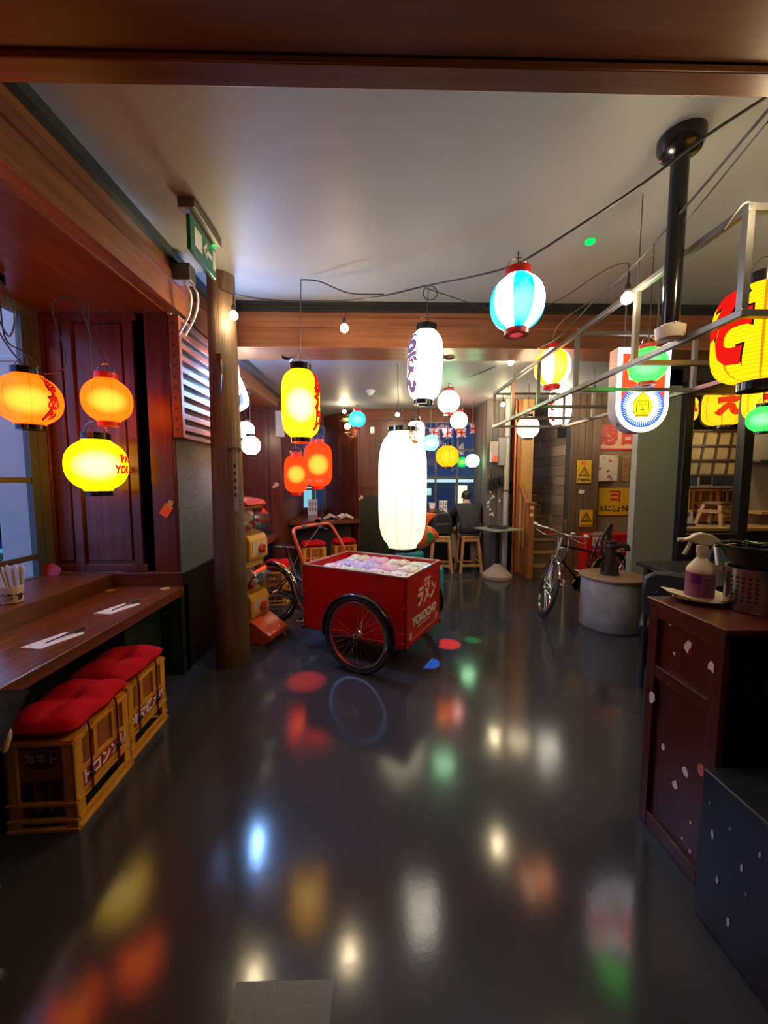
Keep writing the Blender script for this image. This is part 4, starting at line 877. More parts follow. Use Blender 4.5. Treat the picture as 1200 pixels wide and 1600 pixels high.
MB().tube(smooth_path([(-.02, 0, .12), (-.075, 0, .18), (-.07, 0, .33), (-.02, 0, .44), (.0, 0, .455)]), [.016] * 25, 8).build('lever', M_iron, pm)
MB().box(-.035, .0, -.016, .016, .29, .43).ball((-.01, 0, .45), .022, 10, 7).build('lever_bracket', M_iron, pm)
# stanchion, red cabinet, table by the pier
sn = thing('stanchion', 'chrome queue post on a round base at the foot of the stairs', 'stanchion', (2.945, 5.87, 0))
MB().lathe([(.165, 0), (.16, .02), (.08, .04), (.03, .05)], 28).build('base', M_chrome, sn); MB().lathe([(.024, .05), (.024, .92)], 18).build('tube', M_chrome, sn)
MB().lathe([(.03, .92), (.045, .93), (.045, .97), (.012, .98), (.012, 1.0)], 18).build('cap', M_chrome, sn)
rc_ = thing('red_cabinet', 'low red metal cabinet with white label behind the roadster bicycle', 'cabinet', (3.62, 5.98, 0))
MB().box(-.36, .40, -.12, .18, 0, .76).build('body', plain('cabinet_red', (.50, .012, .012), .3), rc_, bevel=.015)
MB().box(-.26, .0, -.13, -.12, .58, .72).build('label', M_cream, rc_); text('消火器', .07, .003, .001, T(-.13, -.1305, .65) @ STAND).build('lettering', M_redl, rc_)
MB().box(-.34, .38, -.125, -.12, .03, .5).build('door', plain('cabinet_red_door', (.40, .01, .01), .35), rc_, bevel=.004)
tb = thing('cafe_table', 'square grey topped pedestal table with a conical concrete foot', 'table', (1.99, 6.2, 0), R(24))
MB().box(-.28, .28, -.28, .28, .795, .815).build('table_top', plain('table_grey', (.28, .29, .25), .3), tb, bevel=.004)
MB().box(-.025, .025, -.025, .025, .2, .795).build('stem', M_black, tb); MB().lathe([(.24, 0), (.24, .05), (.22, .07), (.05, .22), (.03, .23)], 28).build('foot', plain('foot_concrete', (.38, .33, .27), .7), tb, bevel=.005)
tag(MB().lathe([(.15, 0), (.175, .008), (.175, .035), (.165, .035), (.16, .015)], 28, cap=False).disc(.15, .004, 28).build('round_tray', M_dgrey, loc=(2.0, 6.24, .815)), 'round dark tray lying on the grey pedestal table', 'tray')
# ------------------------------------------------------------------ stairs
sr = thing('staircase', 'steep wooden stairs with handrail going up by the plank wall', 'stairs', (2.45, 6.15, 0))
M_tr = wood('stair_wood', (.18, .10, .05), (.38, .22, .11), 0, 18, .5); M_rs = wood('riser_wood', (.10, .055, .03), (.24, .14, .075), 0, 18, .55); M_hr = wood('rail_wood', (.22, .07, .02), (.42, .17, .05), 2, 20, .3)
for k in range(8):
    z = .19 * (k + 1); y = .20 * k
    MB().box(.08, .66, y + .02, y + .04, z - .19, z - .03).build('riser', M_rs, sr); MB().box(.07, .66, y, y + .24, z - .03, z).build('tread', M_tr, sr, bevel=.004)
MB().prism([(-.02, 0), (.3, 0), (1.75, 1.4), (1.75, 1.62), (-.02, .28)], .02, .06, rotz(PI / 2) @ STAND).build('stringer', M_hr, sr)
MB().box(-.035, .07, -.10, .0, 0, 1.22).box(-.05, .085, -.115, .015, 1.22, 1.25).build('newel_post', M_hr, sr, bevel=.006)
MB().box(-.01, .05, -.02, .04, -.01, 1.18, T(0, 0, 1.16) @ rotx(R(-47))).build('handrail', M_hr, sr, bevel=.01)
for k in range(5): MB().box(.005, .03, .12 + k * .16, .145 + k * .16, .3 + .16 * k, 1.28 + .15 * k).build('baluster', M_hr, sr)
for z in (1.05, 1.16): MB().disc(.03, 0, 14, T(.02, -.102, z) @ STAND).build('sticker', plain('pink_sticker', (.8, .5, .5), .5), sr)
struct(MB().box(2.72, 3.12, 7.75, 7.8, 1.5, 2.95), 'door_1', plain('door_red', (.40, .01, .012), .4), bevel=.004)
tag(MB().ball((0, 0, .12), .13, 16, 10, (1.1, .8, .95)).tube(smooth_path([(-.06, -.05, .2), (0, -.06, .3), (.06, -.05, .2)]), .012, 6).build('black_bag', M_black, loc=(2.68, 7.45, 1.33)), 'round black bag lying on the upper stairs', 'bag')
# pipes and electrics on the pier
pp = thing('drain_pipe', 'pale grey vertical pipe running down the boarded pier', 'pipe', (2.22, 6.55, 0))
MB().lathe([(.042, 0), (.042, 2.95)], 18).build('tube', plain('pipe_grey', (.42, .39, .34), .4), pp)
for z in (1.4, 2.3): MB().lathe([(.05, z), (.05, z + .04)], 18).build('clip', M_steel, pp)
tag(MB().lathe([(.018, 0), (.018, 2.95)], 12).build('copper_pipe', plain('copper', (.6, .18, .06), .3, .5), loc=(2.36, 6.55, 0)), 'thin orange copper pipe beside the pale grey pipe', 'pipe')
eb = thing('fuse_box', 'grey electric boxes with hanging cables on the boarded pier', 'electrical box', (2.04, 6.60, 1.95))
MB().box(-.10, .02, -.09, .0, -.05, .30).build('meter', plain('meter_pink', (.42, .32, .31), .5), eb, bevel=.006); MB().box(.03, .14, -.09, .0, -.1, .36).build('case', plain('case_grey', (.27, .26, .25), .5), eb, bevel=.006)
MB().box(-.06, .0, -.11, -.09, -.03, .06).build('switch', emit('switch_red', (1, .10, .04), .6), eb)
for k, x in enumerate((-.12, -.03, .06)): MB().box(x, x + .07, -.08, .0, -.52 + .05 * k, -.34 + .03 * k).build('plug', M_black, eb, bevel=.006)
for k, x in enumerate((-.06, .0, .09)): MB().tube(smooth_path([(x, -.05, -.05), (x - .04, -.08, -.18), (x - .02, -.06, -.36)]), .008, 6).build('cable', M_black, eb)
rnd = random.Random(9)
for k in range(12):
    MB().prism([(-.014, -.02), (.012, -.022), (.016, .015), (-.01, .024)], 0, .002, STAND @ rotz(rnd.uniform(-1, 1))).build('torn_sticker', M_white, pier, loc=(rnd.uniform(1.93, 2.15), 6.617, rnd.uniform(.95, 1.45)))

# ------------------------------------------------------------------ signs at the right
M_sy = plain('sign_yellow', (.72, .42, .015), .4); M_sr = plain('sign_red', (.55, .015, .015), .4)
sg = thing('enamel_sign', 'yellow enamel sign with red emblem and カネニしょうゆ lettering', 'sign', W(960, 784, 6.18))
MB().box(-.26, .26, 0, .015, -.225, .225).build('plate', M_sy, sg, bevel=.008)
text('カネニしょうゆ', .118, .004, .0006, T(0, -.002, -.12) @ STAND, sx=.60).build('lettering', M_ink, sg)
MB().box(-.09, .09, -.004, 0, .155, .178).box(.067, .09, -.004, 0, .0, .178).box(-.06, .05, -.004, 0, .095, .128).box(-.07, .055, -.004, 0, .02, .055).build('emblem', M_sr, sg)
sg = thing('enamel_sign', 'pale enamel sign with big red characters behind the illuminated sign', 'sign', W(962, 684, 6.18))
MB().box(-.32, .32, 0, .02, -.2, .2).build('plate', plain('sign_pale', (.68, .42, .28), .45), sg, bevel=.006)
MB().box(-.31, .32, -.004, 0, -.2, -.17).build('border', M_sr, sg)
text('思', .34, .018, .0006, T(-.10, -.003, .02) @ STAND, sx=.95).build('lettering', M_sr, sg); text('日', .33, .02, .0006, T(.20, -.003, .02) @ STAND, sx=.8).build('lettering', M_sr, sg)
for (px, py, hh, lab, words) in ((913, 737, .18, 'upper yellow warning sign with falling figure triangle on the boards', True), (916, 810, .135, 'lower yellow warning sign with falling figure triangle on the boards', False)):
    sg = thing('warning_sign', lab, 'sign', W(px, py, 6.05)); w_ = .115 if words else .105
    MB().box(-w_, w_, 0, .01, -hh, hh).build('plate', M_sy, sg, bevel=.004)
    c_ = .0 if words else .02; tri = [(-.09, -.07 + c_), (.09, -.07 + c_), (0, .085 + c_)]; tri2 = [(-.062, -.054 + c_), (.062, -.054 + c_), (0, .053 + c_)]
    mb = MB(); mb.add([(x, y, .001) for x, y in tri + tri2], [(0, 1, 4, 3), (1, 2, 5, 4), (2, 0, 3, 5)], STAND); mb.build('triangle', M_ink, sg)
    MB().box(-.03, .02, -.002, -.001, -.045 + c_, -.038 + c_).prism([(-.02, -.03), (.0, -.005), (.012, .01), (-.004, .014), (-.018, .0)], .001, .002, T(0, 0, c_) @ STAND).prism([(.005, -.02), (.03, -.04), (.035, -.03), (.012, -.008)], .001, .002, T(0, 0, c_) @ STAND).ball((.012, -.001, .022 + c_), .008, 8, 6, (1, .2, 1)).build('figure', M_ink, sg)
    if words:
        text('危険', .06, .003, .0006, T(0, -.001, .135) @ STAND).build('heading', plain('heading_orange', (.65, .12, .02), .5), sg)
        text('段差注意', .05, .002, .0006, T(0, -.001, -.135) @ STAND).build('lettering', M_ink, sg)
    else: MB().box(-.09, .09, -.001, 0, -.115, -.105).build('lettering', M_ink, sg)
bxs = thing('wall_box', 'cream metal box with small stickers on the wall above the yellow sign', 'electrical box', W(950, 732, 6.08))
MB().box(-.17, .17, 0, .12, -.21, .21).build('case', M_cream, bxs, bevel=.02)
rnd = random.Random(2)
for k, (x, z, c) in enumerate(((-.07, .17, (.4, .38, .42)), (.03, .12, (.45, .08, .06)), (.0, -.04, (.3, .15, .1)), (.02, -.13, (.4, .06, .05)), (.06, -.16, (.25, .2, .22)), (-.13, .0, (.4, .12, .08)))):
    MB().box(-.028, .028, -.002, 0, -.016, .016, T(x, 0, z) @ roty(rnd.uniform(-.6, .6))).build('sticker', plain('box_sticker_%d' % k, c, .5), bxs)
MB().box(.11, .15, -.002, 0, .185, .195).build('lock', M_black, bxs)
wt = thing('wooden_tag', 'narrow wooden plaque with brush writing right of the cream box', 'plaque', W(977, 733, 6.18))
MB().box(-.052, .052, 0, .02, -.2, .2).build('board', wood('tag_wood', (.38, .22, .10), (.55, .34, .17), 2, 14, .6), wt, bevel=.005)
for k, c in enumerate('営業中也'): text(c, .08, .001, .0005, T(0, -.001, .14 - .09 * k) @ STAND).build('lettering', plain('tag_ink', (.25, .12, .05), .6), wt)
pn = tag(MB().prism([(-.05, -.03), (.04, -.035), (.05, .02), (-.04, .03)], 0, .002, STAND).build('paper_note', M_white, loc=W(909, 768, 6.05)), 'small crumpled white note under the upper warning sign', 'note')
# illuminated box sign with round lower end
il = thing('light_box_sign', 'illuminated sign with blue sunburst and yellow face emblem, round lower end', 'sign', W(1004, 612, 3.12), R(-3)); il.scale = (.85, .85, .85)
hw, ht = .245, .40
def stad(s, top, rb):                           # straight sides, half round below
    pts = [(-s, top), (-s, -.20)]
    return [(s, top)] + [(s * math.cos(-PI * k / 20), -.135 + s * math.sin(-PI * k / 20)) for k in range(21)] + [(-s, top)]
MB().prism(stad(hw, .41, 0), -.14, 0, STAND).build('case', plain('case_white', (.45, .44, .48), .4), il)
MB().prism(stad(hw - .002, .408, 0), 0.0, .004, STAND).build('face', emit('sign_white', (1, .97, .95), 2.0), il)
fp = MB().prism(stad(hw - .045, .35, 0), .004, .006, STAND).build('red_field', emit('sign_redglow', (.9, .022, .006), 2.6), il)
cz = -.135
MB().disc(hw - .045, .0075, 48, T(0, 0, cz) @ STAND).build('blue_disc', emit('sign_blueglow', (.012, .09, .62), 1.0), il)
mb = MB(); vs = []; n = 56
for k in range(n * 2):
    a = PI * k / n; rr = (hw - .055) if k % 2 else .118
    vs.append((rr * math.cos(a), rr * math.sin(a), .009))
mb.add(vs, [tuple(range(n * 2))], T(0, 0, cz) @ STAND); mb.build('sunburst', emit('sign_white', (1, .97, .95), 2.0), il)
em_y = emit('sign_yellowglow', (.80, .62, .01), 1.0); em_o = emit('sign_olive', (.16, .12, .005), .8)
def leaf(s): return [(-.055 * s, -.10 * s), (.055 * s, -.10 * s), (.085 * s, -.04 * s), (.09 * s, .01 * s), (.075 * s, .055 * s), (.045 * s, .09 * s), (0, .13 * s), (-.045 * s, .09 * s), (-.075 * s, .055 * s), (-.09 * s, .01 * s), (-.085 * s, -.04 * s)]
MB().prism(leaf(1.04), .009, .0105, T(0, 0, cz) @ STAND).build('emblem_outline', em_o, il); MB().prism(leaf(.96), .0105, .012, T(0, 0, cz) @ STAND).build('emblem', em_y, il)
mb = MB()
for (x0, x1, z0, z1) in ((-.055, .055, .042, .048), (-.058, -.05, -.06, .045), (.05, .058, -.06, .045), (-.036, -.012, .02, .027), (.012, .036, .02, .027), (-.03, -.016, .008, .014), (.016, .03, .008, .014), (-.006, -.002, -.02, .02), (.004, .008, -.02, .02), (-.018, .018, -.04, -.026), (-.04, .04, -.066, -.060), (-.055, .055, -.092, -.078)): mb.box(x0, x1, -.0135, -.012, cz + z0, cz + z1)
mb.build('face_lines', em_o, il)
text('生', .26, .02, .0005, T(0, -.0075, .22) @ STAND).build('lettering', emit('sign_white', (1, .97, .95), 2.0), il)
mb = MB()
for k in range(3): mb.box(-hw - .002, -hw, .05, .1, .24 + k * .035, .252 + k * .035)
mb.build('vent', M_white, il); MB().disc(.025, 0, 16, T(-.2, .07, -.29) @ rotz(-PI / 2) @ STAND @ roty(0)).build('sticker', M_redl, il)
MB().tube([(.15, .07, .40), (.15, .07, 1.08)], .008, 6).tube([(-.15, .07, .40), (-.15, .07, 1.08)], .008, 6).build('hanger', M_steel, il)

# ------------------------------------------------------------------ behind the kiosk window
aw = thing('lattice_shutter', 'dark wooden lattice shutter propped open behind the kiosk window', 'shutter', (4.48, 5.12, 1.66))
M_lat = wood('lattice_dark', (.03, .014, .008), (.08, .04, .02), 0, 16, .5)
MB().box(-.55, .62, .0, .012, 0, .66, rotx(R(-22))).build('paper_backing', plain('lattice_paper', (.36, .24, .10), .7), aw)
for k in range(7):
    MB().box(-.014, .014, -.02, .0, -.02, .70, rotx(R(-22)) @ T(-.54 + k * .19, 0, 0) @ roty(R(24) if 0 < k < 6 else 0)).build('slat', M_lat, aw)
for z in (-.02, .2, .42, .65): MB().box(-.56, .63, -.025, .0, z, z + .03, rotx(R(-22))).build('rail', M_lat, aw)
cs = thing('kiosk_counter', 'light wooden counter inside the kiosk window', 'counter', (4.1, 4.85, 0))
MB().box(-.55, 1.6, -.3, .12, .98, 1.02).build('top', wood('light_counter', (.40, .22, .09), (.60, .36, .16), 0, 14, .4), cs, bevel=.004); MB().box(-.5, 1.5, -.1, .1, 0, .98).build('front', M_dgrey, cs)
for k, (x, lab) in enumerate(((4.95, 'yellow crate standing at the left inside the kiosk'), (5.47, 'yellow crate in the middle inside the kiosk'))):
    c = crate(lab, x, 5.85, R(-90), 'ビール'); c.location[2] = .98; c.scale = (1.15, 1.15, 1.1)
shf = thing('kiosk_bench', 'low dark bench carrying yellow crates inside the kiosk', 'bench', (5.25, 5.9, 0)); MB().box(-.9, .9, -.3, .3, .9, .98).build('seat', M_dgrey, shf); 
for x in (-.8, .8): MB().box(x - .04, x + .04, -.2, .2, 0, .9).build('leg', M_dgrey, shf)
shf = thing('wall_shelf', 'dark wall shelf with a pale edge at the back of the kiosk', 'shelf', (5.45, 6.25, 1.50)); MB().box(-.8, .8, -.15, .17, -.03, .0).build('board', M_cream, shf)
for x in (-.6, .6): MB().box(x - .02, x + .02, -.1, .17, -.15, -.03).build('bracket', M_dgrey, shf)
pf = thing('picture_frame', 'small framed picture on the kiosk shelf', 'picture frame', (5.38, 6.2, 1.5)); MB().box(-.12, .12, 0, .02, 0, .28).build('frame', M_cream, pf); MB().box(-.095, .095, -.004, 0, .025, .255).build('picture', M_dgrey, pf)
tag(MB().box(-.12, .12, 0, .006, -.12, .12).build('green_notice', plain('notice_green', (.30, .62, .30), .6), loc=(5.75, 6.40, 1.98)), 'green square notice on the blue wall behind the kiosk', 'notice')
mn = thing('menu_stand', 'white menu stand with red disc on the kiosk counter', 'menu stand', (3.97, 4.78, 1.02), R(8)); MB().box(-.07, .07, 0, .01, .03, .20, rotx(R(-8))).build('card', M_white, mn); MB().box(-.07, .07, -.03, .05, 0, .03).build('foot', M_dgrey, mn); MB().disc(.038, 0, 20, T(-.04, -.006, .145) @ STAND).build('disc', plain('disc_red', (.5, .06, .02), .5), mn)

def stool(label, x, y, z, rz, h=.65, w=.155, cat='stool', seatm=None):
    t = thing('wooden_stool', label, cat, (x, y, z), rz)
    MB().box(-w, w, -w, w, h - .045, h).build('seat', seatm or M_tan, t, bevel=.015)
    for sx in (-1, 1):
        for sy in (-1, 1):
            a = Vector((sx * (w - .02), sy * (w - .02), h - .04)); b = Vector((sx * (w + .035), sy * (w + .035), 0)); k = .02
            MB().add([(b.x - k, b.y - k, 0), (b.x + k, b.y - k, 0), (b.x + k, b.y + k, 0), (b.x - k, b.y + k, 0), (a.x - k, a.y - k, a.z), (a.x + k, a.y - k, a.z), (a.x + k, a.y + k, a.z), (a.x - k, a.y + k, a.z)],
                     [(3, 2, 1, 0), (4, 5, 6, 7), (0, 1, 5, 4), (1, 2, 6, 5), (2, 3, 7, 6), (3, 0, 4, 7)]).build('leg', M_tan, t)
    e = w + .025
    for s in (-1, 1):
        MB().box(-e, e, s * e - .012, s * e + .012, .11, .15).build('stretcher', M_tan, t); MB().box(s * e - .012, s * e + .012, -e, e, .16, .20).build('stretcher', M_tan, t)
        MB().box(-w + .02, w - .02, s * (w - .015) - .01, s * (w - .015) + .01, h - .1, h - .045).build('apron', M_tan, t)
    return t
stool('small wooden stool standing on the kiosk counter', 4.42, 4.90, 1.02, R(20), .30, .11, seatm=plain('stool_brown', (.22, .10, .04), .4))
stool('pine stool with dark pad under the seated person', 1.62, 6.68, 0, R(3), .64, .15)
tag(MB().box(-.155, .155, -.155, .155, .0, .035).build('stool_pad', M_black, loc=(1.62, 6.68, .64), bevel=.015), 'black pad on the stool under the seated person', 'cushion')
stool('pine stool carrying the black backpack', 1.13, 6.66, 0, R(-6), .64, .15)
# black rucksack
bp = thing('backpack', 'black backpack sitting on a pine stool beside the seated person', 'backpack', (1.13, 6.66, .64), R(5))
M_bag = plain('bag_black', (.014, .014, .016), .55, bump=.2, scale=80)
MB().prism([(-.16, 0), (.16, 0), (.19, .08), (.18, .28), (.12, .39), (.03, .42), (-.08, .41), (-.15, .34), (-.18, .15)], -.13, .11, STAND).build('body', M_bag, bp, bevel=.04)
MB().box(-.13, .13, -.145, -.10, .03, .22).build('front_pocket', M_bag, bp, bevel=.03); MB().tube(smooth_path([(-.04, 0, .41), (0, 0, .46), (.05, 0, .41)]), .01, 6).build('carry_loop', M_bag, bp)
MB().tube(smooth_path([(.1, .1, .38), (.2, .12, .25), (.16, .1, .03)]), .016, 6).build('strap', M_bag, bp)

# ------------------------------------------------------------------ people
def skin_mesh(name, verts, edges, radii, mat, parent, root=0, sub=2):
    me = bpy.data.meshes.new(name); me.from_pydata(verts, edges, []); o = bpy.data.objects.new(name, me); COL.objects.link(o)
    o.modifiers.new('skin', 'SKIN'); sd = me.skin_vertices[0].data
    for i, r in enumerate(radii):
        sd[i].radius = r if isinstance(r, tuple) else (r, r); sd[i].use_root = (i == root)
    s = o.modifiers.new('sub', 'SUBSURF'); s.levels = sub; s.render_levels = sub
    dg = bpy.context.evaluated_depsgraph_get(); dg.update(); m2 = bpy.data.meshes.new_from_object(o.evaluated_get(dg)); bpy.data.objects.remove(o); bpy.data.meshes.remove(me)
    m2.name = name; m2.materials.clear(); m2.materials.append(mat); m2.shade_smooth()
    n = bpy.data.objects.new(name, m2); COL.objects.link(n); n.parent = parent; return n
M_skin = plain('skin', (.52, .28, .19), .5); M_hair = plain('hair_black', (.012, .009, .008), .5, bump=.4, scale=90)
M_jkt = plain('jacket_navy', (.016, .016, .022), .75, bump=.15, scale=60); M_trs = plain('trouser_khaki', (.40, .33, .24), .8); M_shoe = plain('shoe_tan', (.35, .27, .2), .6)
pz = thing('person', 'person in dark jacket and khaki trousers seated with back turned at the window', 'person', (1.62, 6.68, 0))
# joints: pelvis, waist, chest, neck base, head; +y is the facing direction
J = {'pel': (0, .0, .74), 'waist': (0, .02, .88), 'chest': (0, .10, 1.06), 'neck': (0, .17, 1.19), 'skull': (0, .215, 1.25), 'crown': (0, .235, 1.335)}
JV = ['pel', 'waist', 'chest', 'neck', 'skull', 'crown']
V = [J[k] for k in JV]; E = [(0, 1), (1, 2), (2, 3), (3, 4), (4, 5)]; RR = [(.15, .12), (.14, .11), (.16, .11), (.055, .055), (.075, .085), (.062, .075)]
def limb(V, E, RR, start, pts, rads):
    p = start
    for q, r in zip(pts, rads): V.append(q); RR.append(r); E.append((p, len(V) - 1)); p = len(V) - 1
    return p
for s in (-1, 1):
    hand = limb(V, E, RR, 2, [(s * .19, .11, 1.12), (s * .24, .16, .99), (s * .20, .42, 1.015), (s * .13, .50, 1.03)], [.06, .048, .036, .034])
    for k in range(4):
        limb(V, E, RR, hand, [(s * (.13 - .028 * k + .02), .55 + .004 * k, 1.04), (s * (.125 - .028 * k + .02), .585 - .008 * abs(k - 1), 1.028)], [.012, .009])
    limb(V, E, RR, hand, [(s * .085, .52, 1.045), (s * .07, .55, 1.035)], [.012, .010])
    limb(V, E, RR, 0, [(s * .10, .02, .72), (s * .17, .36, .68), (s * .16, .30, .40), (s * .15, .26, .10), (s * .15, .34, .05)], [.09, .07, .055, .042, .04])
skin_mesh('body', V, E, RR, M_skin, pz)
V = [J['pel'], J['waist'], J['chest'], (0, .155, 1.155)]; V[0] = (0, -.03, .58); E = [(0, 1), (1, 2), (2, 3)]; RR = [(.29, .21), (.215, .16), (.22, .15), (.10, .09)]
for s in (-1, 1): limb(V, E, RR, 2, [(s * .20, .11, 1.11), (s * .27, .15, .97), (s * .23, .36, 1.02), (s * .17, .44, 1.03)], [.085, .07, .058, .05])
skin_mesh('jacket', V, E, RR, M_jkt, pz)
V = [(0, 0, .72)]; E = []; RR = [(.16, .13)]
for s in (-1, 1): limb(V, E, RR, 0, [(s * .09, .05, .72), (s * .17, .36, .69), (s * .19, .31, .42), (s * .19, .22, .16)], [.095, .085, .075, .068])
skin_mesh('trousers', V, E, RR, M_trs, pz)
for s in (-1, 1): MB().ball((s * .17, .24, .05), .05, 14, 8, (1, 2.3, .95)).build('shoe', M_shoe, pz)
hc = Vector((0, .228, 1.32))
MB().ball(hc + Vector((0, -.012, .008)), .098, 18, 12, (.86, .98, .92)).ball(hc + Vector((0, -.05, -.03)), .07, 14, 9, (1, .8, .8)).build('hair', M_hair, pz)
for s in (-1, 1): MB().ball(hc + Vector((s * .083, .01, -.035)), .022, 10, 7, (.4, .8, 1.2)).build('ear', M_skin, pz)
MB().ball(hc + Vector((0, .095, -.055)), .016, 8, 6, (.7, 1, 1.2)).build('nose', M_skin, pz)
for s in (-1, 1): MB().ball(hc + Vector((s * .032, .082, -.02)), .010, 8, 6).build('eye', M_ink, pz)
MB().box(-.025, .025, hc.y + .075, hc.y + .09, hc.z - .095, hc.z - .088).build('mouth', plain('lip', (.35, .12, .1), .5), pz)
# someone standing at the very left edge: dark ripped jeans, hand at the side
pl = thing('person', 'person in dark ripped jeans standing at the very left edge, mostly cut off', 'person', (-1.25, 1.0, 0), R(-90))
V = [(0, 0, .93), (0, .01, 1.10), (0, .01, 1.30), (0, 0, 1.47), (0, .02, 1.55), (0, .03, 1.66)]; E = [(0, 1), (1, 2), (2, 3), (3, 4), (4, 5)]; RR = [(.14, .11), (.125, .10), (.15, .11), (.055, .055), (.075, .09), (.06, .075)]
for s in (-1, 1):
    hand = limb(V, E, RR, 2, [(s * .19, 0, 1.38), (s * .205, -.09, 1.12), (s * .18, .02, .93), (s * .175, .04, .87)], [.06, .045, .033, .036])
    for k in range(4): limb(V, E, RR, hand, [(s * .18, .01 + .024 * k, .80), (s * .17, .015 + .024 * k, .775 + .006 * abs(k - 2)), (s * .155, .015 + .024 * k, .75)], [.012, .010, .009])
    limb(V, E, RR, hand, [(s * .16, .09, .85), (s * .155, .095, .82)], [.012, .010])
    limb(V, E, RR, 0, [(s * .09, 0, .88), (s * .10, .06 + .09 * s, .5), (s * .10, .03 + .13 * s, .1), (s * .10, .13 + .13 * s, .045)], [.085, .058, .045, .04])
skin_mesh('body', V, E, RR, M_skin, pl)
V = [(0, 0, .98), (0, .01, 1.15), (0, .01, 1.32), (0, 0, 1.42)]; E = [(0, 1), (1, 2), (2, 3)]; RR = [(.16, .125), (.15, .12), (.17, .13), (.08, .08)]
for s in (-1, 1): limb(V, E, RR, 2, [(s * .19, 0, 1.37), (s * .205, -.09, 1.12), (s * .18, .01, .945)], [.08, .062, .05])
skin_mesh('jacket', V, E, RR, M_jkt, pl)
M_jean = plain('jeans_dark', (.012, .016, .035), .8, bump=.3, scale=120)
V = [(0, 0, .94)]; E = []; RR = [(.155, .125)]
for s in (-1, 1): limb(V, E, RR, 0, [(s * .09, 0, .86), (s * .10, .06 + .09 * s, .5), (s * .10, .03 + .13 * s, .08)], [.105, .08, .072])
je = skin_mesh('jeans', V, E, RR, M_jean, pl)
rnd = random.Random(4)
for z in (.60, .56, .52, .34, .31):
    for s in (-1, 1): MB().tube(smooth_path([(s * .10 - .05, .135 + .09 * s, z), (s * .10, .148 + .09 * s, z - .012), (s * .10 + .05, .135 + .09 * s, z + .006)]), .004, 5).build('frayed_thread', plain('thread', (.12, .12, .16), .8), je)
for s in (-1, 1): MB().ball((s * .10, .10 + .13 * s, .045), .048, 14, 8, (1, 2.5, .95)).build('shoe', M_black, pl)
hc = Vector((0, .02, 1.66))
MB().ball(hc + Vector((0, -.015, .01)), .10, 18, 12, (.86, .98, 1.0)).build('hair', M_hair, pl)
for s in (-1, 1): MB().ball(hc + Vector((s * .083, .01, -.04)), .022, 10, 7, (.4, .8, 1.2)).build('ear', M_skin, pl); MB().ball(hc + Vector((s * .03, .082, -.03)), .009, 8, 6).build('eye', M_ink, pl)
MB().ball(hc + Vector((0, .097, -.06)), .016, 8, 6, (.7, 1, 1.2)).build('nose', M_skin, pl)
MB().box(-.025, .025, hc.y + .075, hc.y + .09, hc.z - .10, hc.z - .093).build('mouth', plain('lip', (.35, .12, .1), .5), pl)

# ------------------------------------------------------------------ back of the room
nb = thing('napkin_holder', 'white paper napkins in a holder on the back window counter', 'napkin holder', (1.04, 7.15, 1.0))
MB().box(-.045, .045, -.04, .04, 0, .07).build('box', plain('holder_red', (.35, .10, .05), .5), nb, bevel=.006); MB().prism([(-.04, .05), (.04, .05), (.06, .17), (-.06, .18)], -.012, .012, STAND).build('napkins', M_white, nb)
mc_ = thing('menu_board', 'white menu sheet standing on the back window counter', 'menu', (1.25, 7.15, 1.0)); MB().box(-.075, .075, 0, .008, 0, .22).build('sheet', M_white, mc_)
for k in range(6): MB().box(-.055 + .045 * (k % 3), -.03 + .045 * (k % 3), -.002, 0, .06 + .07 * (k // 3), .11 + .07 * (k // 3)).build('print', plain('print_grey', (.3, .2, .2), .6), mc_)
mc2 = thing('menu_board', 'cream menu sheet standing in the corner window', 'menu', (-1.36, 8.22, .85)); MB().box(-.1, .1, 0, .008, 0, .34).build('sheet', M_white, mc2)
MB().box(-.13, .13, -.05, .06, 0, .0).build('foot', M_pan, mc2)
mb = MB()
for k in range(6): mb.box(-.07 + .06 * (k % 3), -.04 + .06 * (k % 3), -.002, 0, .08 + .12 * (k // 3), .16 + .12 * (k // 3))
mb.build('print', plain('print_grey', (.3, .2, .2), .6), mc2)
ph = thing('paper_pile', 'crumpled pale paper lying on the corner counter', 'paper', (-.78, 7.38, .85))
for k, (x, y, a) in enumerate(((-.1, 0, .3), (.08, .06, -.4), (.2, -.02, .1))): MB().add([(-.14, -.1, 0), (0, -.12, .06), (.14, -.09, .01), (.15, .1, .03), (0, .09, .11), (-.13, .1, .02)], [(0, 1, 4, 5), (1, 2, 3, 4)], T(x, y, 0) @ rotz(a)).build('sheet', plain('paper_pink', (.68, .5, .46), .6), ph)
tag(MB().lathe([(.035, 0), (.04, .01), (.03, .05), (.045, .1), (.03, .17), (.035, .2), (.01, .27)], 14).build('soy_bottle', M_dgrey, loc=(-1.14, 8.1, .85)), 'dark bottle standing in the corner window', 'bottle')
sc_ = thing('wall_sconce', 'brass lantern sconce glowing on the angled panelled wall', 'wall lamp', W(543, 668, 7.45))
MB().tube(smooth_path([(.1, .1, -.12), (.12, 0, -.18), (.0, -.03, -.15), (0, -.03, -.1)]), .012, 8).build('bracket', M_brass, sc_)
MB().lathe([(.08, -.1), (.09, -.08), (.13, .12), (.14, .13)], 6, T(0, -.03, 0), cap=False).build('glass', clear('sconce_glass', (.98, .95, .85), .1), sc_)
MB().lathe([(.16, .12), (.15, .15), (.08, .19), (.03, .21), (.02, .25)], 6, T(0, -.03, 0)).lathe([(.09, -.12), (.09, -.1)], 6, T(0, -.03, 0)).build('cage', M_brass, sc_)
MB().ball((0, -.03, .02), .055, 14, 9).build('bulb', emit('sconce_bulb', (1, .85, .6), 28), sc_)
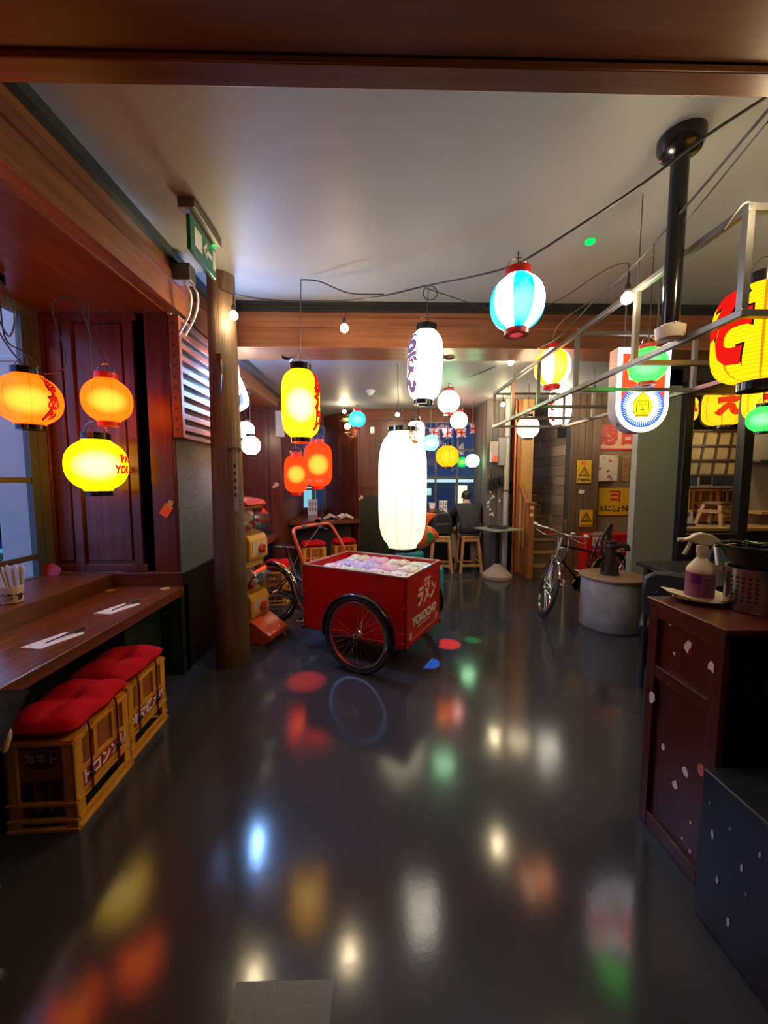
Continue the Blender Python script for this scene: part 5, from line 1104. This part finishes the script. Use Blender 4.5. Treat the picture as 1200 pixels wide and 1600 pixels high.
tag(MB().box(-.04, .04, 0, .03, -.065, .065).build('alarm_unit', M_white, loc=W(582, 672, 7.44), bevel=.015), 'small white alarm unit on the back panelling', 'alarm')
tag(MB().box(-.07, .07, 0, .04, -.2, .2).build('grey_speaker', plain('speaker_grey', (.4, .38, .35), .5), loc=W(437, 662, 6.02), bevel=.01), 'slim grey box mounted on the panelling by the tall yellow lantern', 'speaker')
for (px, py, Y, lab) in ((565, 777, 7.472, 'white paper slips on the panelling by the corner counter'), (432, 757, 6.078, 'white paper slips on the jamb behind the post')):
    t = thing('paper_slip', lab, 'note', W(px, py, Y)); MB().box(-.03, .03, -.002, 0, -.03, .03, roty(.4)).box(-.065, -.03, -.002, 0, -.05, -.01, roty(-.2)).build('slip', M_cream, t)
# bunting of small flags
bu = thing('flag_bunting', 'string of small union flags hung across the back window', 'bunting', (0, 7.35, 2.6))
pa = [W(640, 664, 7.35), W(680, 670, 7.35), W(710, 668, 7.35), W(750, 658, 7.35)]; cp = smooth_path(pa, 6)
MB().tube(rel(bu, cp), .004, 5).build('string', M_white, bu)
M_fr, M_fw, M_fb = plain('flag_red', (.5, .03, .04), .7), plain('flag_white', (.6, .55, .55), .7), plain('flag_blue', (.03, .04, .2), .7)
for px in (657, 678, 699, 721, 742):
    q = W(px, 669 if px < 730 else 663, 7.34) - Vector(bu.location)
    f = MB().box(-.09, .09, 0, .003, -.17, 0, T(*q)).build('flag', M_fb, bu)
    mb = MB().mat(0); mb.prism([(-.09, 0), (-.06, 0), (.09, -.15), (.09, -.17), (.06, -.17), (-.09, -.03)], .0, .002, T(*q) @ STAND).prism([(.09, 0), (.06, 0), (-.09, -.15), (-.09, -.17), (-.06, -.17), (.09, -.03)], .0, .0025, T(*q) @ STAND)
    mb.box(-.028, .028, -.004, 0, -.17, 0, T(*q)).box(-.09, .09, -.004, 0, -.112, -.058, T(*q)).build('white_cross', M_fw, f)
    MB().box(-.015, .015, -.006, 0, -.17, 0, T(*q)).box(-.09, .09, -.006, 0, -.1, -.07, T(*q)).build('red_cross', M_fr, f)
# coin ride behind the tricycle
rd = thing('coin_ride', 'turquoise and orange children\'s coin ride behind the huge lantern', 'ride', (.44, 5.05, 0), R(8))
M_tq = plain('ride_turquoise', (.03, .36, .46), .3); M_ro = plain('ride_orange', (.75, .12, .02), .28)
MB().box(-.3, .3, -.28, .3, 0, .50).build('base', M_tq, rd, bevel=.04); MB().box(-.16, .16, -.16, .16, .50, .68).build('pedestal', M_tq, rd, bevel=.03)
MB().box(.30, .42, -.2, .1, 0, .46).build('step', M_tq, rd, bevel=.03)
MB().lathe([(.05, -.32), (.15, -.25), (.19, -.05), (.17, .15), (.10, .30), (.03, .36)], 24, T(.03, 0, .86) @ roty(PI / 2)).build('hull', M_ro, rd)
MB().prism([(.05, 1.05), (.24, 1.17), (.37, 1.15), (.28, 1.07), (.2, .95)], -.05, .05, STAND).box(.02, .10, -.05, .05, .9, 1.24).build('fin', M_ro, rd, bevel=.02)
MB().lathe([(.075, -.1), (.075, .0), (.06, .02)], 20, T(.22, -.14, .86) @ SIDE).build('green_knob', plain('ride_green', (.02, .22, .08), .3), rd)

# ------------------------------------------------------------------ right foreground
cb = thing('wooden_cabinet', 'dark red wooden cabinet with torn stickers at the right edge', 'cabinet', (1.254, 1.315, 0))
M_cab = wood('cabinet_wood', (.05, .008, .005), (.13, .024, .013), 2, 20, .35)
MB().box(.018, 1.0, .0, .38, .02, 1.045).build('body', M_cab, cb)
MB().box(-.01, 1.0, -.012, .392, 1.045, 1.068).build('top', M_cab, cb, bevel=.004)
for (y0, y1) in ((0, .05), (.33, .38)): MB().box(-.002, .02, y0, y1, 0, 1.045).build('stile', M_cab, cb, bevel=.003)
for (z0, z1) in ((.0, .07), (.715, .77), (.985, 1.045)): MB().box(-.001, .02, .05, .33, z0, z1).build('rail', wood('cabinet_rail', (.05, .008, .005), (.14, .03, .015), 1, 20, .35), cb, bevel=.003)
MB().box(.02, 1.0, -.004, .0, .02, 1.03).build('front', M_blkgl, cb)
def scrap(px, py, s, lab, m=M_white):
    a = W(px, py, 1.0); k = 1.254 / a.x; p = Vector((1.254, k, CAMZ + (a.z - CAMZ) * k)); s *= 1.45; inn = 1.365 < p.y < 1.645
    pts = [(s * rnd.uniform(.55, 1.1) * math.cos(a) * .75, s * rnd.uniform(.5, 1.15) * math.sin(a)) for a in [k * PI / 4 for k in range(8)]]
    return MB().prism(pts, 0, .0015, rotz(-PI / 2) @ STAND).build('torn_sticker', m, cb, loc=(-.0035 if not inn else .0165, p.y - 1.315, p.z))
rnd = random.Random(21)
for (px, py, s) in ((1041, 975, .010), (1069, 1010, .020), (1048, 1021, .006), (1113, 1042, .016), (1020, 1090, .022), (1031, 1168, .012), (1064, 1205, .017), (1049, 1226, .015), (1073, 1285, .006), (1060, 1310, .006), (1072, 1330, .008)): scrap(px, py, s, '')
scrap(1090, 1203, .020, '', plain('sticker_pink', (.62, .16, .13), .5)); scrap(1072, 1019, .011, '', M_redl)
bb_ = thing('black_drawer_box', 'black box with torn white stickers and slots at the lower right edge', 'box', (1.18, 1.0, 0))
MB().box(0, .8, 0, .285, 0, .565).build('body', plain('box_navy', (.012, .015, .024), .4), bb_, bevel=.006)
for k in range(4): MB().box(.06, .5, -.006, .0, .09 + k * .12, .12 + k * .12).build('slot', plain('slot_grey', (.10, .095, .085), .4, .3), bb_, bevel=.003)
for (y, z, s) in ((.23, .36, .016), (.12, .35, .012), (.20, .22, .014), (.15, .12, .017), (.07, .45, .010), (.25, .46, .006), (.10, .28, .006), (.17, .44, .006)):
    pts = [(s * rnd.uniform(.4, .8) * math.cos(a) * .6, s * rnd.uniform(.7, 1.4) * math.sin(a)) for a in [k * PI / 4 for k in range(8)]]
    MB().prism(pts, 0, .0015, rotz(-PI / 2) @ STAND).build('torn_sticker', plain('sticker_grey', (.55, .55, .58), .5), bb_, loc=(-.0005, y, z))
# plate, napkins, spray bottle
TP = 1.068
pt = thing('dark_plate', 'dark plate with folded paper napkins on the cabinet', 'plate', (1.42, 1.63, TP))
MB().lathe([(.05, .0), (.06, .004), (.105, .018), (.103, .022), (.06, .010), (.0005, .008)], 32, cap=False).build('plate', M_blkgl, pt)
MB().add([(-.14, .0, .045), (-.13, .06, .05), (-.06, .08, .035), (-.05, -.03, .018), (.02, -.07, .012), (.03, .06, .014), (.10, -.03, .02), (.13, .02, .028), (.08, .08, .05)], [(0, 3, 2, 1), (3, 4, 5, 2), (4, 6, 8, 5), (6, 7, 8)], T(0, 0, 0)).build('napkin', M_cream, pt)
sb = thing('spray_bottle', 'cream spray bottle with purple label standing on the dark plate', 'spray bottle', (1.425, 1.635, TP + .013), R(-12))
MB().lathe([(.048, 0), (.052, .006), (.052, .125), (.050, .135), (.022, .175), (.018, .18), (.018, .215)], 32).build('bottle', M_cream, sb)
MB().lathe([(.0527, .012), (.0527, .118)], 32, cap=False).build('label', plain('label_mauve', (.26, .085, .16), .45), sb)
def onb(p, rr=.0535): return Vector((math.sin(p.x / .052) * rr, -math.cos(p.x / .052) * rr, p.y))
mb = MB(); 
def patch(x0, x1, z0, z1, n=6):
    vs = [onb(Vector((x0 + (x1 - x0) * k / n, z, 0))) for k in range(n + 1) for z in (z0, z1)]; return vs, [(2 * k, 2 * k + 2, 2 * k + 3, 2 * k + 1) for k in range(n)]
MB().add(*patch(-.058, -.022, .07, .112)).build('label_panel', plain('label_purple', (.12, .015, .16), .45), sb)
mb = MB(); mb.add(*patch(-.014, .05, .09, .094))
for z in (.078, .068, .058, .044, .034, .026): mb.add(*patch(-.014, .045 - .02 * (z < .05), z, z + .0016))
mb.build('print', plain('label_print', (.05, .015, .05), .5), sb)
MB().lathe([(.0215, .20), (.0215, .232)], 24).build('collar', M_cream, sb)
MB().prism([(-.080, .262), (-.055, .268), (-.035, .285), (-.005, .292), (.03, .282), (.058, .262), (.062, .248), (.02, .234), (-.01, .236), (-.055, .252), (-.080, .252)], -.014, .014, STAND).build('trigger_head', M_cream, sb, bevel=.006)
MB().lathe([(.009, 0), (.010, .02)], 12, T(-.096, 0, .257) @ roty(PI / 2)).build('nozzle', M_cream, sb)
MB().tube(smooth_path([(-.045, 0, .255), (-.053, 0, .23), (-.062, 0, .208), (-.071, 0, .193)]), [.008] * 19, 8, flat=.9).build('trigger', M_cream, sb)
# steel cutlery pot with black tray on top
pot = thing('cutlery_pot', 'perforated steel pot holding a black flared bin on the cabinet', 'pot', (1.545, 1.515, TP))
MB().lathe([(.0005, .002), (.088, .002), (.092, .008), (.092, .175), (.094, .178), (.089, .178), (.089, .01)], 40, cap=False).build('pot', plain('brushed_steel', (.55, .52, .50), .25, 1), pot)
mb = MB()
for k in range(28):
    if k % 7 in (5, 6): continue
    for z in range(6): mb.disc(.0052, .0005, 8, rotz(2 * PI * k / 28) @ T(0, -.0923, .05 + .018 * z) @ STAND)
mb.build('holes', M_black, pot)['kind'] = 'stuff'
MB().lathe([(.07, .17), (.082, .19), (.118, .262), (.122, .268), (.115, .268), (.078, .195)], 36, cap=False).lathe([(.001, .2), (.08, .2)], 30, cap=False).build('black_bin', M_black, pot)
mb = MB(); rnd = random.Random(6)
for k in range(26):
    a = rnd.uniform(0, 2 * PI); r0 = rnd.uniform(.0, .09); mb.box(-.045, .045, -.005, .005, 0, .006, T(r0 * math.cos(a), r0 * math.sin(a), .262 + rnd.uniform(-.01, .012)) @ rotz(rnd.uniform(0, 3)) @ roty(rnd.uniform(-.2, .2)))
mb.build('utensils', M_blkgl, pot)['kind'] = 'stuff'
# black table and leather chairs behind the cabinet
bt = thing('black_table', 'black table with napkins and board behind the cabinet', 'table', (3.15, 3.25, 0))
MB().box(-.58, 1.6, -.45, .45, .76, .80).build('table_top', plain('table_black', (.02, .02, .02), .3), bt, bevel=.004)
for x in (-.5, 1.5):
    for y in (-.38, .38): MB().box(x - .03, x + .03, y - .03, y + .03, 0, .76).build('leg', M_black, bt)
wt_ = thing('wooden_table', 'light wooden table end right behind the spray bottle', 'table', (2.45, 2.05, 0))
MB().box(-.42, 1.2, -.25, .3, .84, .88).build('table_top', wood('table_oak', (.28, .12, .06), (.45, .22, .11), 1, 14, .35), wt_, bevel=.004); 
for y in (-.2, .25): MB().box(-.38, -.32, y - .03, y + .03, 0, .84).box(1.1, 1.16, y - .03, y + .03, 0, .84).build('leg', M_dgrey, wt_)
mh = thing('menu_holder', 'blue and white booklet in a wooden holder on the black table', 'menu', (3.15, 3.35, .80), R(10)); MB().box(-.08, .08, 0, .015, .02, .26, rotx(R(-10))).build('booklet', plain('booklet_blue', (.10, .16, .30), .5), mh); MB().box(-.09, -.075, -.002, .016, .02, .27, rotx(R(-10))).build('edge', M_white, mh); MB().box(-.1, .1, -.05, .05, 0, .04).build('holder', M_pan, mh)
def leather_chair(label, x, y, rz):
    t = thing('leather_chair', label, 'chair', (x, y, 0), rz); M_l = plain('leather_black', (.025, .027, .032), .35, bump=.1, scale=60)
    pts = [(-.2, 0), (.2, 0), (.215, .2), (.20, .31), (.13, .36), (-.13, .36), (-.20, .31), (-.215, .2)]
    hole = [(-.12, .03), (.12, .03), (.13, .18), (.10, .235), (-.10, .235), (-.13, .18)]
    b = MB().prism(pts, -.03, .03, T(0, 0, .56) @ STAND).build('backrest', M_l, t, bevel=.022)
    MB().tube([Vector((x_, -.033, .56 + z_)) for x_, z_ in hole], .008, 6, closed=True).build('piping', M_blkgl, b)
    MB().prism([(a * .94, z_ + .003) for a, z_ in hole], .03, .036, T(0, 0, .56) @ STAND).build('inset', plain('leather_inset', (.018, .02, .024), .4), b)
    mb = MB()
    for k in range(16): mb.box(-.16 + k * .021, -.15 + k * .021, -.003, .003, .918, .922)
    mb.build('stitching', plain('stitch', (.25, .22, .2), .7), b)
    MB().box(-.22, .22, .03, .45, .42, .50).build('seat', M_l, t, bevel=.03)
    for sx in (-.18, .18):
        MB().tube([(sx, .02, .6), (sx, .0, .45), (sx, -.03, 0)], .014, 8).build('leg', M_black, t); MB().tube([(sx, .40, .43), (sx, .43, 0)], .014, 8).build('leg', M_black, t)
    return t
leather_chair('black leather chair with stitched back between the well and the cabinet', 2.2, 2.72, R(-38))
leather_chair('black leather chair by the plaster wall behind the cutlery pot', 3.62, 3.85, R(180))
tag(MB().box(-.8, 1.6, -.1, .2, 1.16, 1.2).build('wall_ledge', M_tan, loc=(5.7, 4.88, 0), bevel=.004), 'light wooden ledge along the plaster wall', 'shelf')
tag(MB().box(-.1, .25, -.16, .0, 0, .03).build('wall_shelf', M_dgrey, loc=(4.99, 4.995, 1.83)), 'small dark shelf high on the plaster wall', 'shelf')
# floor plate in front
tag(MB().box(-.155, .155, -.18, .155, 0.0, .003).build('floor_plate', plain('floor_patch', (.10, .095, .085), .32, bump=.08, scale=90), loc=(-.293, .955, .0), bevel=.002), 'flat grey repair plate set on the floor in front', 'plate')

# ------------------------------------------------------------------ coloured spotlights added unseen behind the cross beam for the floor spots
sp = thing('added_spot_bar', 'added bar of unseen coloured spotlights behind the cross beam, making the floor spots', 'spotlight', (.45, 4.02, 2.90))
MB().box(-1.5, .5, -.03, .03, .0, .05).build('mounting_bar', M_black, sp)
def spot(x, target, col_, pw, size, blend=.25):
    d = Vector(target) - Vector((.45 + x, 4.02, 2.84)); q = d.to_track_quat('-Z', 'Y')
    MB().lathe([(.05, .0), (.05, .10), (.03, .12)], 16, Matrix.Translation((x, 0, -.06)) @ q.to_matrix().to_4x4(), cap=False).build('lamp_can', M_black, sp)
    L = bpy.data.lights.new('spot', 'SPOT'); L.color = col_; L.energy = pw; L.spot_size = R(size); L.spot_blend = blend; L.shadow_soft_size = .012
    o = bpy.data.objects.new('spot_lamp', L); COL.objects.link(o); o.parent = sp; o.location = (x, 0, -.06); o.rotation_mode = 'QUATERNION'; o.rotation_quaternion = q
def g(px, py):                                  # the floor point the photo shows at px,py
    a = W(px, py, 1.0); return Vector((a.x, 1.0, a.z - CAMZ)) * (CAMZ / (CAMZ - a.z)) + Vector((0, 0, CAMZ))
spot(.2, g(700, 1006), (1, .01, .005), 2200, 5.0); spot(.3, g(738, 1000), (.02, 1, .12), 420, 4.0, .8); spot(.1, g(670, 1036), (.02, .22, 1), 1500, 4.0)
spot(-1.35, g(478, 1064), (1, .04, .015), 1100, 7.0, .9)

for (p, lab) in ((W(1190, 602, 4.55), 'glowing white globe lamp above the yellow lantern by the kiosk'), (Vector((4.63, 4.78, 2.5)), 'added globe lamp hidden in the kiosk to brighten it'), (Vector((3.80, 5.3, 2.5)), 'added globe lamp hidden behind the grey partition to brighten the sign wall')):
    t = thing('globe_lamp', lab, 'lamp', p); MB().ball((0, 0, 0), .06, 18, 12).build('globe', emit('globe_glow', (1, .82, .5), 40), t)  # kiosk and partition globes are added out of view as fill light
    MB().lathe([(.03, .05), (.03, .08), (.008, .09), (.006, 2.95 - p.z if p.y > 4.7 else 2.68 - p.z)], 12).build('stem', M_cable, t)

sl = thing('street_lamp', 'unseen street lamp outside above the left window, added for the lit pillar', 'street lamp', (-2.9, 1.6, 3.3))
MB().tube([(.2, 0, .1), (0, 0, .12), (-.25, 0, .05)], .015, 8).build('arm', M_black, sl); MB().lathe([(.03, .08), (.12, .0), (.125, -.02)], 18, T(-.25, 0, 0), cap=False).build('shade', M_black, sl)
MB().ball((-.25, 0, -.02), .05, 14, 9).build('bulb', emit('street_bulb', (1, .86, .78), 120), sl)  # lamp out of view, assumed from the lit pillar, added to brighten it
